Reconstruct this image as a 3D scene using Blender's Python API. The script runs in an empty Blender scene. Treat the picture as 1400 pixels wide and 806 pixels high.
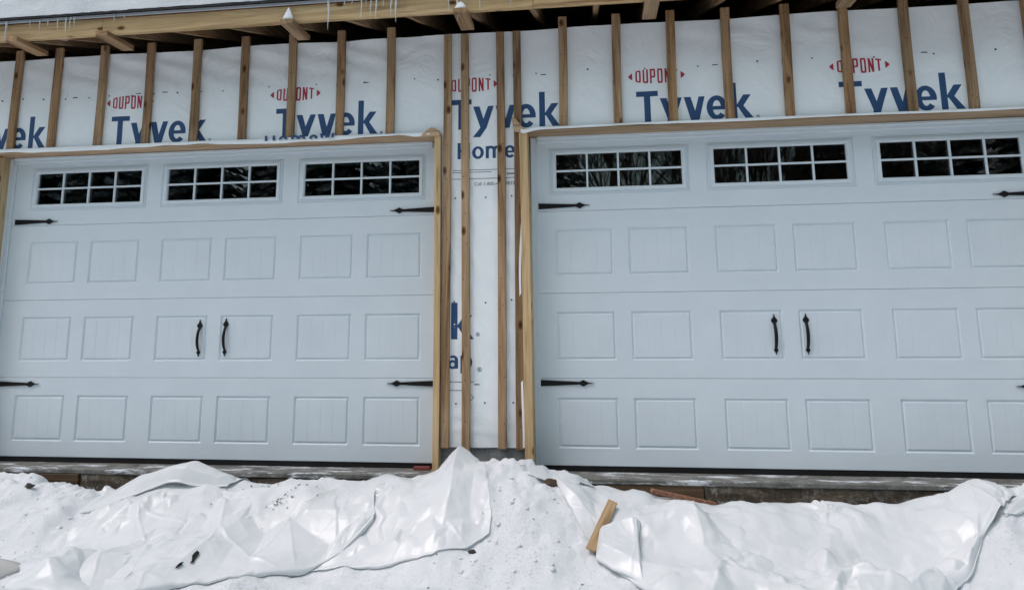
import bpy, bmesh, math, random
import numpy as np
from mathutils import Vector, Matrix
random.seed(7)
PI = math.pi
K = 1.15                      # metres per drawing unit: every length below is in drawing units

# ------------------------------------------------------------------ camera, sky, sun, exposure
scene = bpy.context.scene
col = scene.collection
CAM = (0.0, -4.27961, 0.95802)
RIGHT = Vector((0.99293469, 0.11822185, -0.01021209))
UP = Vector((0.0278245, -0.14830381, 0.98855034))
cd = bpy.data.cameras.new('camera')
cam = bpy.data.objects.new('camera', cd); col.objects.link(cam)
BACK = RIGHT.cross(UP)
m = Matrix((RIGHT, UP, BACK)).transposed().to_4x4()
m.translation = Vector(CAM)*K
cam.matrix_world = m
cd.sensor_width = 36.0; cd.sensor_fit = 'HORIZONTAL'
cd.lens = 36.0*900/1400
cd.shift_y = -115.31/1400
cd.clip_end = 2000
scene.camera = cam

world = bpy.data.worlds.new('World'); scene.world = world
world.use_nodes = True
wn = world.node_tree; wn.nodes.clear()
SUN_EL, SUN_AZ = 63.0, 232.0        # degrees; azimuth clockwise from +Y
sky = wn.nodes.new('ShaderNodeTexSky'); sky.sky_type = 'NISHITA'; sky.sun_disc = False
sky.sun_elevation = math.radians(SUN_EL); sky.sun_rotation = math.radians(SUN_AZ)
sky.air_density = 1.0; sky.dust_density = 4.0; sky.ozone_density = 1.0
hsv = wn.nodes.new('ShaderNodeHueSaturation'); hsv.inputs['Saturation'].default_value = 0.85; hsv.inputs['Hue'].default_value = 0.435
bg = wn.nodes.new('ShaderNodeBackground'); bg.inputs['Strength'].default_value = 0.135
wo = wn.nodes.new('ShaderNodeOutputWorld')
wn.links.new(sky.outputs[0], hsv.inputs['Color']); wn.links.new(hsv.outputs[0], bg.inputs['Color'])
wn.links.new(bg.outputs[0], wo.inputs['Surface'])

sl = bpy.data.lights.new('sun', 'SUN'); sl.energy = 0.62; sl.angle = math.radians(18); sl.color = (0.97, 0.985, 1.0)
sun = bpy.data.objects.new('sun', sl); col.objects.link(sun)
el, az = math.radians(SUN_EL), math.radians(SUN_AZ)
sdir = Vector((math.sin(az)*math.cos(el), math.cos(az)*math.cos(el), math.sin(el)))
sun.rotation_euler = sdir.to_track_quat('Z', 'Y').to_euler()
sun.location = sdir*20
scene.view_settings.view_transform = 'Standard'; scene.view_settings.look = 'None'
scene.view_settings.exposure = 0.33; scene.view_settings.gamma = 1.0
scene.render.engine = 'CYCLES'

# ------------------------------------------------------------------ helpers: objects
def tag(o, label=None, cat=None, group=None, kind=None):
    if label: o['label'] = label
    if cat: o['category'] = cat
    if group: o['group'] = group
    if kind: o['kind'] = kind
    return o
def thing(name, label, cat, loc=(0, 0, 0), group=None):
    o = bpy.data.objects.new(name, None); col.objects.link(o)
    o.location = Vector(loc)*K; o.empty_display_size = 0.1
    return tag(o, label, cat, group)
def worldloc(o):
    v = Vector((0, 0, 0))
    while o is not None: v += o.location; o = o.parent
    return v
def place(o, parent, at):
    """link o with its origin at the point `at` (drawing units), as child of parent"""
    if o.name not in col.objects: col.objects.link(o)
    w = Vector(at)*K
    if parent is not None:
        o.parent = parent; w = w - worldloc(parent)
    o.location = w
    return o
def mesh_from(V, F, at=(0, 0, 0), smooth=False, name='mesh'):
    V = (np.asarray(V, float)-np.asarray(at, float))*K
    me = bpy.data.meshes.new(name); me.from_pydata(V.tolist(), [], F if isinstance(F, list) else F.tolist()); me.update()
    if smooth: me.polygons.foreach_set('use_smooth', [True]*len(me.polygons))
    return me
def part(name, V, F, mat, parent=None, at=None, smooth=False):
    V = np.asarray(V, float)
    if at is None: at = ((V[:, 0].min()+V[:, 0].max())/2, (V[:, 1].min()+V[:, 1].max())/2, V[:, 2].min())
    me = mesh_from(V, F, at, smooth, name); me.materials.append(mat)
    return place(bpy.data.objects.new(name, me), parent, at)
BOXF = [(0,3,2,1),(4,5,6,7),(0,1,5,4),(1,2,6,5),(2,3,7,6),(3,0,4,7)]
def box(name, x0, x1, y0, y1, z0, z1, mat, parent=None, bev=0.002, warp=0.0, lean=0.0, rough=0.0):
    """a bevelled board; warp bows it along its length, lean shears x with height"""
    bm = bmesh.new()
    c = ((x0+x1)/2, (y0+y1)/2, (z0+z1)/2)
    vs = [bm.verts.new(Vector((x-c[0], y-c[1], z-c[2]))*K) for z in (z0, z1) for (x, y) in ((x0, y0), (x1, y0), (x1, y1), (x0, y1))]
    for f in BOXF: bm.faces.new([vs[i] for i in f])
    if bev: bmesh.ops.bevel(bm, geom=bm.edges[:], offset=bev*K, segments=1, affect='EDGES', clamp_overlap=True)
    L = (z1-z0)*K; W = (x1-x0)*K
    if warp or rough:
        axis = 2 if L > W else 0
        bmesh.ops.bisect_plane  # keep API reference local
        for k in range(1, 12):
            p = Vector((0, 0, 0)); n = Vector((0, 0, 0)); n[axis] = 1
            p[axis] = (-.5+k/12)*(L if axis == 2 else W)
            bmesh.ops.bisect_plane(bm, geom=bm.verts[:]+bm.edges[:]+bm.faces[:], plane_co=p, plane_no=n)
        ph = random.uniform(0, 6)
        for v in bm.verts:
            t = v.co[axis]/((L if axis == 2 else W))
            b = math.sin(t*PI*1.3+ph)*warp*K
            r = math.sin(t*37+ph*3)*rough*K+math.sin(t*91+ph)*rough*.6*K
            if axis == 2: v.co.x += b
            else: v.co.z += b+r
    if lean:
        for v in bm.verts: v.co.x += lean*(v.co.z/L)*K
    me = bpy.data.meshes.new(name); bm.to_mesh(me); bm.free(); me.materials.append(mat)
    return place(bpy.data.objects.new(name, me), parent, c)
class MB:
    def __init__(s): s.V = []; s.F = []
    def add(s, V, F):
        n = len(s.V); s.V += [tuple(v) for v in V]; s.F += [tuple(i+n for i in f) for f in F]
    def box(s, x0, x1, y0, y1, z0, z1):
        s.add([(x, y, z) for z in (z0, z1) for (x, y) in ((x0, y0), (x1, y0), (x1, y1), (x0, y1))], BOXF)
    def build(s, name, mat, parent=None, at=None, smooth=False): return part(name, s.V, s.F, mat, parent, at, smooth)

# ------------------------------------------------------------------ helpers: noise
_rng = np.random.RandomState(3)
_perm = _rng.rand(64, 64)
def vnoise(x, y, seed=0):
    x = np.asarray(x, float)+seed*17.31; y = np.asarray(y, float)+seed*9.73
    xi = np.floor(x).astype(int); yi = np.floor(y).astype(int); fx = x-xi; fy = y-yi
    fx = fx*fx*(3-2*fx); fy = fy*fy*(3-2*fy)
    a = _perm[xi % 64, yi % 64]; b = _perm[(xi+1) % 64, yi % 64]; c = _perm[xi % 64, (yi+1) % 64]; d = _perm[(xi+1) % 64, (yi+1) % 64]
    return (a*(1-fx)+b*fx)*(1-fy)+(c*(1-fx)+d*fx)*fy-0.5
def fbm(x, y, oct=4, seed=0, gain=.5):
    s = 0; a = 1; f = 1
    for k in range(oct):
        ang = k*.9; xr = x*math.cos(ang)-y*math.sin(ang); yr = x*math.sin(ang)+y*math.cos(ang)
        s = s+a*vnoise(xr*f, yr*f, seed+k); a *= gain; f *= 2.03
    return s
def sstep(a, b, x):
    t = np.clip((np.asarray(x, float)-a)/(b-a), 0, 1); return t*t*(3-2*t)

# ------------------------------------------------------------------ helpers: materials
class Mat:
    def __init__(s, name, base=(.8, .8, .8), rough=.6, spec=.4, **kw):
        s.m = bpy.data.materials.new(name); s.m.use_nodes = True; s.t = s.m.node_tree; s.n = s.t.nodes
        s.b = s.n['Principled BSDF']; s.out = s.n['Material Output']
        s.b.inputs['Base Color'].default_value = (*base, 1); s.b.inputs['Roughness'].default_value = rough
        s.b.inputs['Specular IOR Level'].default_value = spec
        for k, v in kw.items(): s.b.inputs[k.replace('_', ' ')].default_value = v
    def new(s, t, **kw):
        n = s.n.new(t)
        for k, v in kw.items():
            if hasattr(n, k): setattr(n, k, v)
            else: n.inputs[k.replace('_', ' ')].default_value = v
        return n
    def link(s, a, b): s.t.links.new(a, b)
    def coord(s, scale=(1, 1, 1), rnd=True, kind='Object'):
        tc = s.new('ShaderNodeTexCoord'); mp = s.new('ShaderNodeMapping'); mp.inputs['Scale'].default_value = scale
        s.link(tc.outputs[kind], mp.inputs['Vector'])
        if rnd:
            oi = s.new('ShaderNodeObjectInfo'); mu = s.new('ShaderNodeMath', operation='MULTIPLY'); mu.inputs[1].default_value = 43.0
            cb = s.new('ShaderNodeCombineXYZ')
            s.link(oi.outputs['Random'], mu.inputs[0])
            for i in range(3): s.link(mu.outputs[0], cb.inputs[i])
            s.link(cb.outputs[0], mp.inputs['Location'])
        return mp.outputs[0]
    def noise(s, vec, scale, detail=5, rough=.55, dist=0):
        n = s.new('ShaderNodeTexNoise'); n.inputs['Scale'].default_value = scale; n.inputs['Detail'].default_value = detail
        n.inputs['Roughness'].default_value = rough; n.inputs['Distortion'].default_value = dist
        s.link(vec, n.inputs['Vector']); return n.outputs[0]
    def ramp(s, fac, stops):
        r = s.new('ShaderNodeValToRGB'); e = r.color_ramp.elements
        while len(e) < len(stops): e.new(.5)
        for el_, (p, c) in zip(e, stops): el_.position = p; el_.color = (*c, 1) if len(c) == 3 else c
        s.link(fac, r.inputs[0]); return r.outputs[0]
    def mix(s, fac, a, b, mode='MIX'):
        x = s.new('ShaderNodeMix', data_type='RGBA', blend_type=mode)
        for i, v in ((0, fac), (6, a), (7, b)):
            if isinstance(v, (int, float)): x.inputs[i].default_value = v
            elif isinstance(v, tuple): x.inputs[i].default_value = (*v, 1)
            else: s.link(v, x.inputs[i])
        return x.outputs[2]
    def base(s, c): s.link(c, s.b.inputs['Base Color']); return s
    def bump(s, h, strength=.3, dist=.002):
        b = s.new('ShaderNodeBump'); b.inputs['Strength'].default_value = strength; b.inputs['Distance'].default_value = dist
        s.link(h, b.inputs['Height'])
        prev = s.b.inputs['Normal'].links
        if prev: s.link(prev[0].from_socket, b.inputs['Normal'])
        s.link(b.outputs[0], s.b.inputs['Normal']); return s

def wood(name, c0, c1, c2, axis=2, knots=True, stain=.5):
    M = Mat(name, rough=.75, spec=.25)
    sc = [26, 26, 26]; sc[axis] = 1.3
    v = M.coord(tuple(sc))
    g = M.noise(v, 1.0, 6, .6, 1.2)
    colr = M.ramp(g, [(.28, c0), (.5, c1), (.72, c2)])
    sc2 = [3.0, 3.0, 3.0]; sc2[axis] = .8
    blot = M.noise(M.coord(tuple(sc2)), 1.0, 4, .6)
    colr = M.mix(stain, colr, M.ramp(blot, [(.3, (.45, .38, .33)), (.62, (1, 1, 1))]), 'MULTIPLY')
    if knots:
        sk = [9, 9, 9]; sk[axis] = 4.5
        vo = M.new('ShaderNodeTexVoronoi'); M.link(M.coord(tuple(sk)), vo.inputs['Vector']); vo.inputs['Scale'].default_value = 1.0
        k = M.ramp(vo.outputs['Distance'], [(.05, (.16, .09, .05)), (.12, (.42, .3, .2)), (.19, (1, 1, 1))])
        colr = M.mix(1.0, colr, k, 'MULTIPLY')
    # weathered streaks down the board
    ss = [34, 34, 34]; ss[axis] = 2.2
    st = M.noise(M.coord(tuple(ss)), 1.0, 3, .5)
    colr = M.mix(.6, colr, M.ramp(st, [(.30, (.3, .2, .15)), (.42, (1, 1, 1))]), 'MULTIPLY')
    oi = M.new('ShaderNodeObjectInfo')
    tint = M.ramp(oi.outputs['Random'], [(0, (.66, .62, .58)), (.35, (1, .98, .95)), (.65, (.86, .80, .76)), (1, (1.0, .88, .74))])
    colr = M.mix(1.0, colr, tint, 'MULTIPLY')
    M.base(colr); M.bump(g, .35, .0015)
    return M.m
W_strip = wood('weathered_furring_wood', (.20, .125, .068), (.39, .265, .155), (.55, .41, .265), 2)
W_post = wood('pale_new_lumber', (.44, .33, .19), (.60, .48, .30), (.70, .60, .42), 2, stain=.25)
W_head = wood('header_lumber', (.40, .29, .18), (.56, .42, .28), (.66, .53, .38), 0, knots=False, stain=.3)
W_fascia = wood('fascia_lumber', (.42, .29, .15), (.60, .44, .24), (.72, .57, .36), 0, stain=.25)
W_raft = wood('rafter_lumber', (.20, .13, .075), (.36, .25, .15), (.47, .35, .23), 1, knots=False, stain=.4)
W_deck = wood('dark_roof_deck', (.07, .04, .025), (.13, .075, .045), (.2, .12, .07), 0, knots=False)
W_form = wood('wet_formwork_wood', (.04, .03, .02), (.11, .078, .05), (.22, .165, .115), 0, knots=False, stain=.8)
W_red = wood('reddish_board', (.16, .075, .05), (.3, .15, .1), (.42, .24, .17), 0, knots=False)
W_lath = wood('lath_wood', (.34, .24, .13), (.50, .37, .22), (.60, .48, .32), 1, stain=.35)

# painted steel door, fine wood-grain emboss
def doormat(name, axis):
    M = Mat(name, (.665, .74, .79), .45, .35)
    sc = [70, 70, 70]; sc[axis] = 3.0
    g = M.noise(M.coord(tuple(sc)), 1.0, 5, .6, .6)
    d = M.noise(M.coord((2.6, 2.6, 2.6)), 1.0, 7, .65)
    c = M.mix(1.0, (.665, .74, .79), M.ramp(d, [(.3, (.93, .94, .945)), (.7, (1, 1, 1))]), 'MULTIPLY')
    M.base(c); M.bump(g, 1.0, .0013 if axis == 2 else .0010)
    return M.m
M_door = doormat('white_embossed_steel', 0)
M_panel = doormat('white_embossed_steel_upright_grain', 2)
M_vinyl = Mat('white_vinyl', (.63, .71, .76), .4, .45); M_vinyl.bump(M_vinyl.noise(M_vinyl.coord((4, 4, 4)), 1.0, 3), .1, .002); M_vinyl = M_vinyl.m
M_black = Mat('black_powder_coat', (.009, .009, .010), .5, .2); M_black.bump(M_black.noise(M_black.coord((160, 160, 160)), 1.0, 3), .3, .0008); M_black = M_black.m
M_rubber = Mat('black_rubber', (.01, .01, .011), .7, .3); M_rubber.bump(M_rubber.noise(M_rubber.coord((30, 30, 30)), 1.0), .3, .002); M_rubber = M_rubber.m
# glass: clear pane, fresnel reflection
def glassmat():
    m_ = bpy.data.materials.new('window_glass'); m_.use_nodes = True; t = m_.node_tree; t.nodes.clear()
    o = t.nodes.new('ShaderNodeOutputMaterial'); mx = t.nodes.new('ShaderNodeMixShader'); tr = t.nodes.new('ShaderNodeBsdfTransparent')
    gl = t.nodes.new('ShaderNodeBsdfGlossy'); fr = t.nodes.new('ShaderNodeFresnel'); fr.inputs[0].default_value = 1.5
    tr.inputs[0].default_value = (.55, .58, .6, 1); gl.inputs['Roughness'].default_value = .012
    mp = t.nodes.new('ShaderNodeMath'); mp.operation = 'MULTIPLY'; mp.inputs[1].default_value = 3.2
    tc = t.nodes.new('ShaderNodeTexCoord'); nz = t.nodes.new('ShaderNodeTexNoise'); nz.inputs['Scale'].default_value = 1.6; nz.inputs['Detail'].default_value = 1
    bp_ = t.nodes.new('ShaderNodeBump'); bp_.inputs['Strength'].default_value = .05; bp_.inputs['Distance'].default_value = .02
    t.links.new(tc.outputs['Object'], nz.inputs[0]); t.links.new(nz.outputs[0], bp_.inputs['Height']); t.links.new(bp_.outputs[0], gl.inputs['Normal'])
    t.links.new(fr.outputs[0], mp.inputs[0]); t.links.new(mp.outputs[0], mx.inputs[0]); t.links.new(tr.outputs[0], mx.inputs[1]); t.links.new(gl.outputs[0], mx.inputs[2])
    t.links.new(mx.outputs[0], o.inputs[0]); return m_
M_glass = glassmat()
# house wrap
Mw = Mat('white_house_wrap', (.72, .76, .80), .55, .3)
c_ = Mw.coord((1, 1, 1), rnd=False)
n1 = Mw.noise(c_, 2.2, 5, .6, 1.5); n2 = Mw.noise(c_, 380, 2, .5)
Mw.base(Mw.mix(1.0, (.88, .92, .94), Mw.ramp(n1, [(.3, (.93, .95, .96)), (.65, (1, 1, 1))]), 'MULTIPLY'))
Mw.bump(n1, .8, .022); Mw.bump(n2, .12, .001)
M_wrap = Mw.m
M_navy = Mat('navy_print', (.030, .078, .185), .55, .3); M_navy.bump(M_navy.noise(M_navy.coord((6, 6, 6)), 1.0), .15, .003); M_navy = M_navy.m
M_redp = Mat('red_print', (.42, .035, .06), .55, .3); M_redp.bump(M_redp.noise(M_redp.coord((6, 6, 6)), 1.0), .15, .003); M_redp = M_redp.m
M_ink = Mat('dark_ink', (.05, .05, .06), .6, .3); M_ink.bump(M_ink.noise(M_ink.coord((6, 6, 6)), 1.0), .1, .002); M_ink = M_ink.m
# concrete
def concrete(name, a, b, icy=0):
    M = Mat(name, rough=.85, spec=.3)
    v = M.coord((1, 1, 1), rnd=False)
    n = M.noise(v, 7, 8, .7); s_ = M.noise(v, 45, 6, .7)
    c = M.ramp(n, [(.3, a), (.7, b)])
    c = M.mix(.5, c, M.ramp(s_, [(.35, (.5, .5, .5)), (.6, (1, 1, 1))]), 'MULTIPLY')
    if icy:
        i_ = M.noise(M.coord((2.2, 9, 9), rnd=False), 1.6, 7, .72)
        c = M.mix(M.ramp(i_, [(.53, (0, 0, 0)), (.62, (1, 1, 1))]), c, (.66, .70, .73))
    M.base(c); M.bump(s_, .5, .006); return M.m
M_conc = concrete('foundation_concrete', (.17, .18, .18), (.30, .31, .31))
M_slab = concrete('icy_slab_concrete', (.09, .09, .082), (.27, .27, .25), 1)
# frosted wet timber under the slab
Mf = Mat('frosted_muddy_timber', rough=.8, spec=.3)
v = Mf.coord((3, 14, 14), rnd=False); a = Mf.noise(v, 1.5, 7, .7, .8)
b2 = Mf.noise(Mf.coord((26, 26, 20), rnd=False), 1.0, 6, .75, .5)
c2 = Mf.noise(Mf.coord((.9, .9, .9), rnd=False), 1.0, 3, .5)
cc = Mf.ramp(a, [(.3, (.022, .019, .014)), (.5, (.075, .058, .04)), (.7, (.18, .14, .10))])
fr = Mf.mix(1.0, Mf.ramp(b2, [(.50, (0, 0, 0)), (.60, (1, 1, 1))]), Mf.ramp(c2, [(.42, (0, 0, 0)), (.6, (.85, .85, .85))]), 'MULTIPLY')
cc = Mf.mix(fr, cc, (.42, .42, .40)); Mf.base(cc); Mf.bump(a, .7, .01); M_mud = Mf.m
# snow
def snowmat(name, dirt=True):
    M = Mat(name, (.745, .775, .80), .65, .25)
    v = M.coord((1, 1, 1), rnd=False)
    f1 = M.noise(v, 26, 8, .72); f2 = M.noise(v, 130, 4, .7)
    M.bump(f1, .8, .014); M.bump(f2, .7, .005)
    if dirt:
        d = M.noise(v, 2.4, 8, .75); s_ = M.noise(v, 60, 4, .7)
        fac = M.mix(1.0, M.ramp(d, [(.50, (0, 0, 0)), (.66, (1, 1, 1))]), M.ramp(s_, [(.53, (0, 0, 0)), (.66, (1, 1, 1))]), 'MULTIPLY')
        M.base(M.mix(fac, (.745, .775, .80), (.42, .43, .43)))
    M.b.inputs['Subsurface Weight'].default_value = 0.0
    return M.m
M_snow = snowmat('snow'); M_snowc = snowmat('clean_snow', False)
# tarp: white polyethylene
def tarpmat(name, colr, tl=.10):
    M = Mat(name, colr, .30, .5)
    v = M.coord((1, 1, 1), rnd=False)
    n = M.noise(v, 9, 6, .62, 1.2); w = M.noise(v, 55, 4, .6)
    M.base(M.mix(1.0, colr, M.ramp(M.noise(v, 3.0, 6, .65), [(.35, (.9, .91, .91)), (.6, (1, 1, 1))]), 'MULTIPLY'))
    M.bump(n, .22, .010); M.bump(w, .2, .002)
    tr = M.new('ShaderNodeBsdfTranslucent'); tr.inputs[0].default_value = (*colr, 1)
    mx = M.new('ShaderNodeMixShader'); mx.inputs[0].default_value = tl
    M.link(M.b.outputs[0], mx.inputs[1]); M.link(tr.outputs[0], mx.inputs[2]); M.link(mx.outputs[0], M.out.inputs[0])
    return M.m
M_tarp = tarpmat('white_plastic_sheet', (.77, .80, .815))
M_tarpg = tarpmat('grey_plastic_sheet', (.56, .56, .53), .1)
M_ice = Mat('ice', (.85, .9, .93), .12, .5, Transmission_Weight=.55, IOR=1.31); M_ice.bump(M_ice.noise(M_ice.coord((40, 40, 10)), 1.0), .3, .003); M_ice = M_ice.m
M_metal = Mat('galvanised_drip_edge', (.5, .53, .56), .45, .5, Metallic=.3); M_metal.bump(M_metal.noise(M_metal.coord((2, 20, 20)), 1.0), .3, .003); M_metal = M_metal.m
M_shing = concrete('asphalt_shingle', (.025, .025, .028), (.06, .06, .065))
M_dark = concrete('dark_interior', (.03, .028, .026), (.06, .055, .05))
M_osb = concrete('wall_sheathing_board', (.22, .15, .08), (.36, .26, .15))
M_pink = Mat('pink_insulation', (.55, .30, .34), .9, .1); M_pink.bump(M_pink.noise(M_pink.coord((50, 50, 50)), 1.0, 6, .7), .9, .02); M_pink = M_pink.m
M_rust = Mat('rusty_red_block', (.20, .05, .045), .7, .3); M_rust.bump(M_rust.noise(M_rust.coord((60, 60, 60)), 1.0), .4, .002); M_rust = M_rust.m
M_leaf = Mat('dark_debris', (.05, .045, .04), .8, .2); M_leaf.bump(M_leaf.noise(M_leaf.coord((60, 60, 60)), 1.0), .4, .002); M_leaf = M_leaf.m
M_bark = Mat('bark', (.09, .065, .05), .9, .1); M_bark.bump(M_bark.noise(M_bark.coord((8, 8, 1.5)), 1.0, 6), .8, .03); M_bark = M_bark.m
Mn = Mat('frosted_needles', rough=.8, spec=.1)
Mn.base(Mn.ramp(Mn.noise(Mn.coord((2.2, 2.2, 2.2)), 1.0, 5, .7), [(.36, (.02, .035, .022)), (.50, (.08, .095, .085)), (.60, (.6, .63, .66))])); M_needle = Mn.m

# ================================================================== SETTING: snow ground
# crest of the snow bank in front of the slab: x, z at the crest line y = -0.40
CX = np.array([-6.0, -4.6, -3.66, -3.42, -3.22, -3.06, -2.92, -2.70, -2.45, -2.32, -2.05, -1.80, -1.55, -1.30, -1.00, -.90, -.78, -.66, -.50, -.36, -.20, .00, .20, .60, 1.20, 1.60, 1.95, 2.35, 3.0, 6.0])
CZ = np.array([-.06, -.05, -.02, -.03, -.09, -.10, -.14, -.08, -.01, -.02, -.05, -.02, -.035, .00, .03, .08, .19, .12, .10, .085, .045, -.04, -.06, -.095, -.115, -.07, .0, .02, .03, .0])
BASE = -.29
def cover(x, y):
    fl = np.interp(x, [-2.75, -2.5, -2.0, -1.6, -1.3, -.9, -.6, -.5, -.28, -.15, .1, .6, 1.3, 1.8, 2.1, 2.6], [-.4, -1.2, -1.1, -1.0, -.85, -.86, -.80, 5, 5, -.55, -.85, -1.1, -1.0, -.65, -.4, -.4])
    fl = np.where((x < -2.9) | (x > 2.9), 5, fl)
    return sstep(-.04, .08, y-fl)
def terrain(x, y):
    x = np.asarray(x, float); y = np.asarray(y, float)
    cz = np.interp(x, CX, CZ)
    front = .62+.13*np.exp(-((x+.5)/.55)**4)
    f = 1-sstep(0, 1, np.clip((-.38-y)/front, 0, 1))
    f = np.where(y > -.38, 1-.95*sstep(-.36, -.20, y), f)
    h = BASE+(cz-BASE)*f
    near = np.exp(-((y+1.2)/3.0)**2)
    h = h+near*(.055*fbm(x*2.1, y*2.1, 3, 2)+.036*fbm(x*7, y*7, 3, 5))
    lump = fbm(x*13, y*13, 3, 9)
    lump = lump+.9*np.abs(vnoise(x*21, y*21, 15))**.8+.35*vnoise(x*34, y*34, 17)
    h = h+near*(.032*(lump-.2)*(.35+f))*(1-.85*cover(x, y))
    return h
def tri(x, y, seed=0):
    """noise that is linear inside each triangle of a skewed lattice: flat facets meeting in creases"""
    x = np.asarray(x, float)+seed*3.7; y = np.asarray(y, float)+seed*5.3
    k = (x+y)*.366; a = x+k; b = y+k; i = np.floor(a).astype(int); j = np.floor(b).astype(int); a = a-i; b = b-j
    R = lambda p, q: _perm[(p*7+q*3+seed*11) % 64, (q*5+p+seed*5) % 64]-.5
    r00 = R(i, j); r11 = R(i+1, j+1); r10 = R(i+1, j); r01 = R(i, j+1)
    return np.where(a > b, r00*(1-a)+r10*(a-b)+r11*b, r00*(1-b)+r01*(b-a)+r11*a)
def axis_lines(lo, hi, step, far):
    a = list(np.arange(lo, hi+1e-6, step)); d = step; x = hi; r = []
    while x < far: d *= 1.35; x += d; r.append(x)
    d = step; x = lo; l = []
    while x > -far: d *= 1.35; x -= d; l.append(x)
    return np.array(l[::-1]+a+r)
gx = axis_lines(-4.6, 3.4, .0165, 260); gy = axis_lines(-2.0, -.16, .0165, 260)
gy = gy[gy < -.155]; gy = np.append(gy, -.15)
GX, GY = np.meshgrid(gx, gy, indexing='ij')
GZ = terrain(GX, GY)
nx, ny = GX.shape
def grid_faces(nx, ny):
    i, j = np.meshgrid(np.arange(nx-1), np.arange(ny-1), indexing='ij'); a = (i*ny+j).ravel()
    return np.stack([a, a+ny, a+ny+1, a+1], 1)
g = part('snow_ground', np.stack([GX.ravel(), GY.ravel(), GZ.ravel()], 1), grid_faces(nx, ny), M_snow, at=(0, 0, 0), smooth=True)
tag(g, 'trampled white snow covering the ground in front of the garage', kind='structure')

# ================================================================== GARAGE BUILDING
XL, XR = -5.3, 4.1                     # building extent
OPEN = [(-4.205, -.990), (-.375, 2.84)]  # door openings
HZ = 2.10                              # underside of header
YW = -.12                              # face of wrap
gar = thing('garage_building', 'unfinished two-bay garage wrapped in white housewrap with wooden strips and bare eaves', 'building', (-.65, 0, BASE))

# wrap surface: shallow wrinkles
def wrapy(x, z):
    x = np.asarray(x, float); z = np.asarray(z, float)
    d = .007*fbm(x*3.0, z*3.0, 4, 21)+.003*tri(x*7, z*5, 3)*np.clip(.3+2*vnoise(x*2, z*2, 14), 0, 1)
    top = sstep(2.35, 2.8, z)
    ph = (z*44+x*13+3*vnoise(x*4, z*3, 3))
    d = d+.0065*top*np.sin(ph)*(.4+vnoise(x*1.7, z*2, 8))
    low = 1-sstep(1.6, 2.1, z)
    ph2 = (z*26+x*34+4*vnoise(x*5, z*2.2, 5))
    d = d+.0075*low*np.sin(ph2)*(.35+vnoise(x*3, z*1.5, 11))
    bot = np.exp(-((z-.24)/.1)**2)
    d = d+.009*bot*np.sin(z*75+x*9)*vnoise(x*6, z*4, 12)
    return YW-.003+d
wx = np.arange(XL, XR+.001, .02); wz = np.concatenate([np.arange(.132, 2.79, .02), [2.812]])
WX, WZ = np.meshgrid(wx, wz, indexing='ij')
WZ2 = WZ+np.where(WZ > 2.8, .004*np.sin(WX*5)+.006*vnoise(WX*3, WX*0, 4), 0)+np.where(WZ < .14, .010*vnoise(WX*9, WX*0, 2), 0)
FV = np.stack([WX.ravel(), wrapy(WX, WZ2).ravel(), WZ2.ravel()], 1)
ff = grid_faces(len(wx), len(wz))
cxm = FV[ff][:, :, 0].mean(1); czm = FV[ff][:, :, 2].mean(1)
keep = np.ones(len(ff), bool)
for a, b in OPEN: keep &= ~((cxm > a-.02) & (cxm < b+.02) & (czm < 2.125))
wrap = part('house_wrap', FV, ff[keep], M_wrap, gar, smooth=True)
# sheathing behind
box('sheathing', XL, XR, YW+.013, YW+.032, 2.137, 2.80, M_osb, gar)
for a, b in ((XL, OPEN[0][0]-.035), (OPEN[0][1]+.035, OPEN[1][0]-.035), (OPEN[1][1]+.035, XR)):
    box('sheathing', a, b, YW+.013, YW+.032, .134, 2.135, M_osb, gar)
    box('foundation_wall', a, b, YW+.010, .12, -.55, .131, M_conc, gar, bev=.004)
# slab + formwork
box('door_sill_slab', XL, XR, -.168, 4.6, -.058, -.026, M_slab, gar, bev=.006, rough=.0012)
zz = -.061
for a, b, y, mt in ((XL, -3.33, -.172, W_form), (-3.325, -.99, -.158, M_mud), (-.385, .62, -.165, W_form), (.625, 3.0, -.158, M_mud), (3.005, XR, -.165, W_form)):
    box('formwork_board', a, b, y, y+.03, -.19, zz, mt, gar, bev=.004, warp=.004, rough=.003)
    box('formwork_board', a, b, y+.012, y+.05, -.42, -.194, mt, gar, bev=.004)
# interior shell (dark)
box('side_wall', XL, XL+.03, YW+.036, 4.6, -.018, 2.80, M_dark, gar)
box('side_wall', XR-.03, XR, YW+.036, 4.6, -.018, 2.80, M_dark, gar)
box('rear_wall', XL+.034, XR-.034, 4.57, 4.6, -.018, 2.80, M_dark, gar)
box('ceiling_board', XL+.034, XR-.034, .03, 4.56, 2.55, 2.57, M_dark, gar)
box('door_header_beam', XL+.034, XR-.034, .035, .07, 2.12, 2.545, M_dark, gar)
for a, b in ((XL+.034, OPEN[0][0]-.03), (OPEN[0][1]+.03, OPEN[1][0]-.03), (OPEN[1][1]+.03, XR-.034)):
    box('inner_stud_wall', a, b, .035, .07, -.018, 2.115, M_dark, gar)

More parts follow.
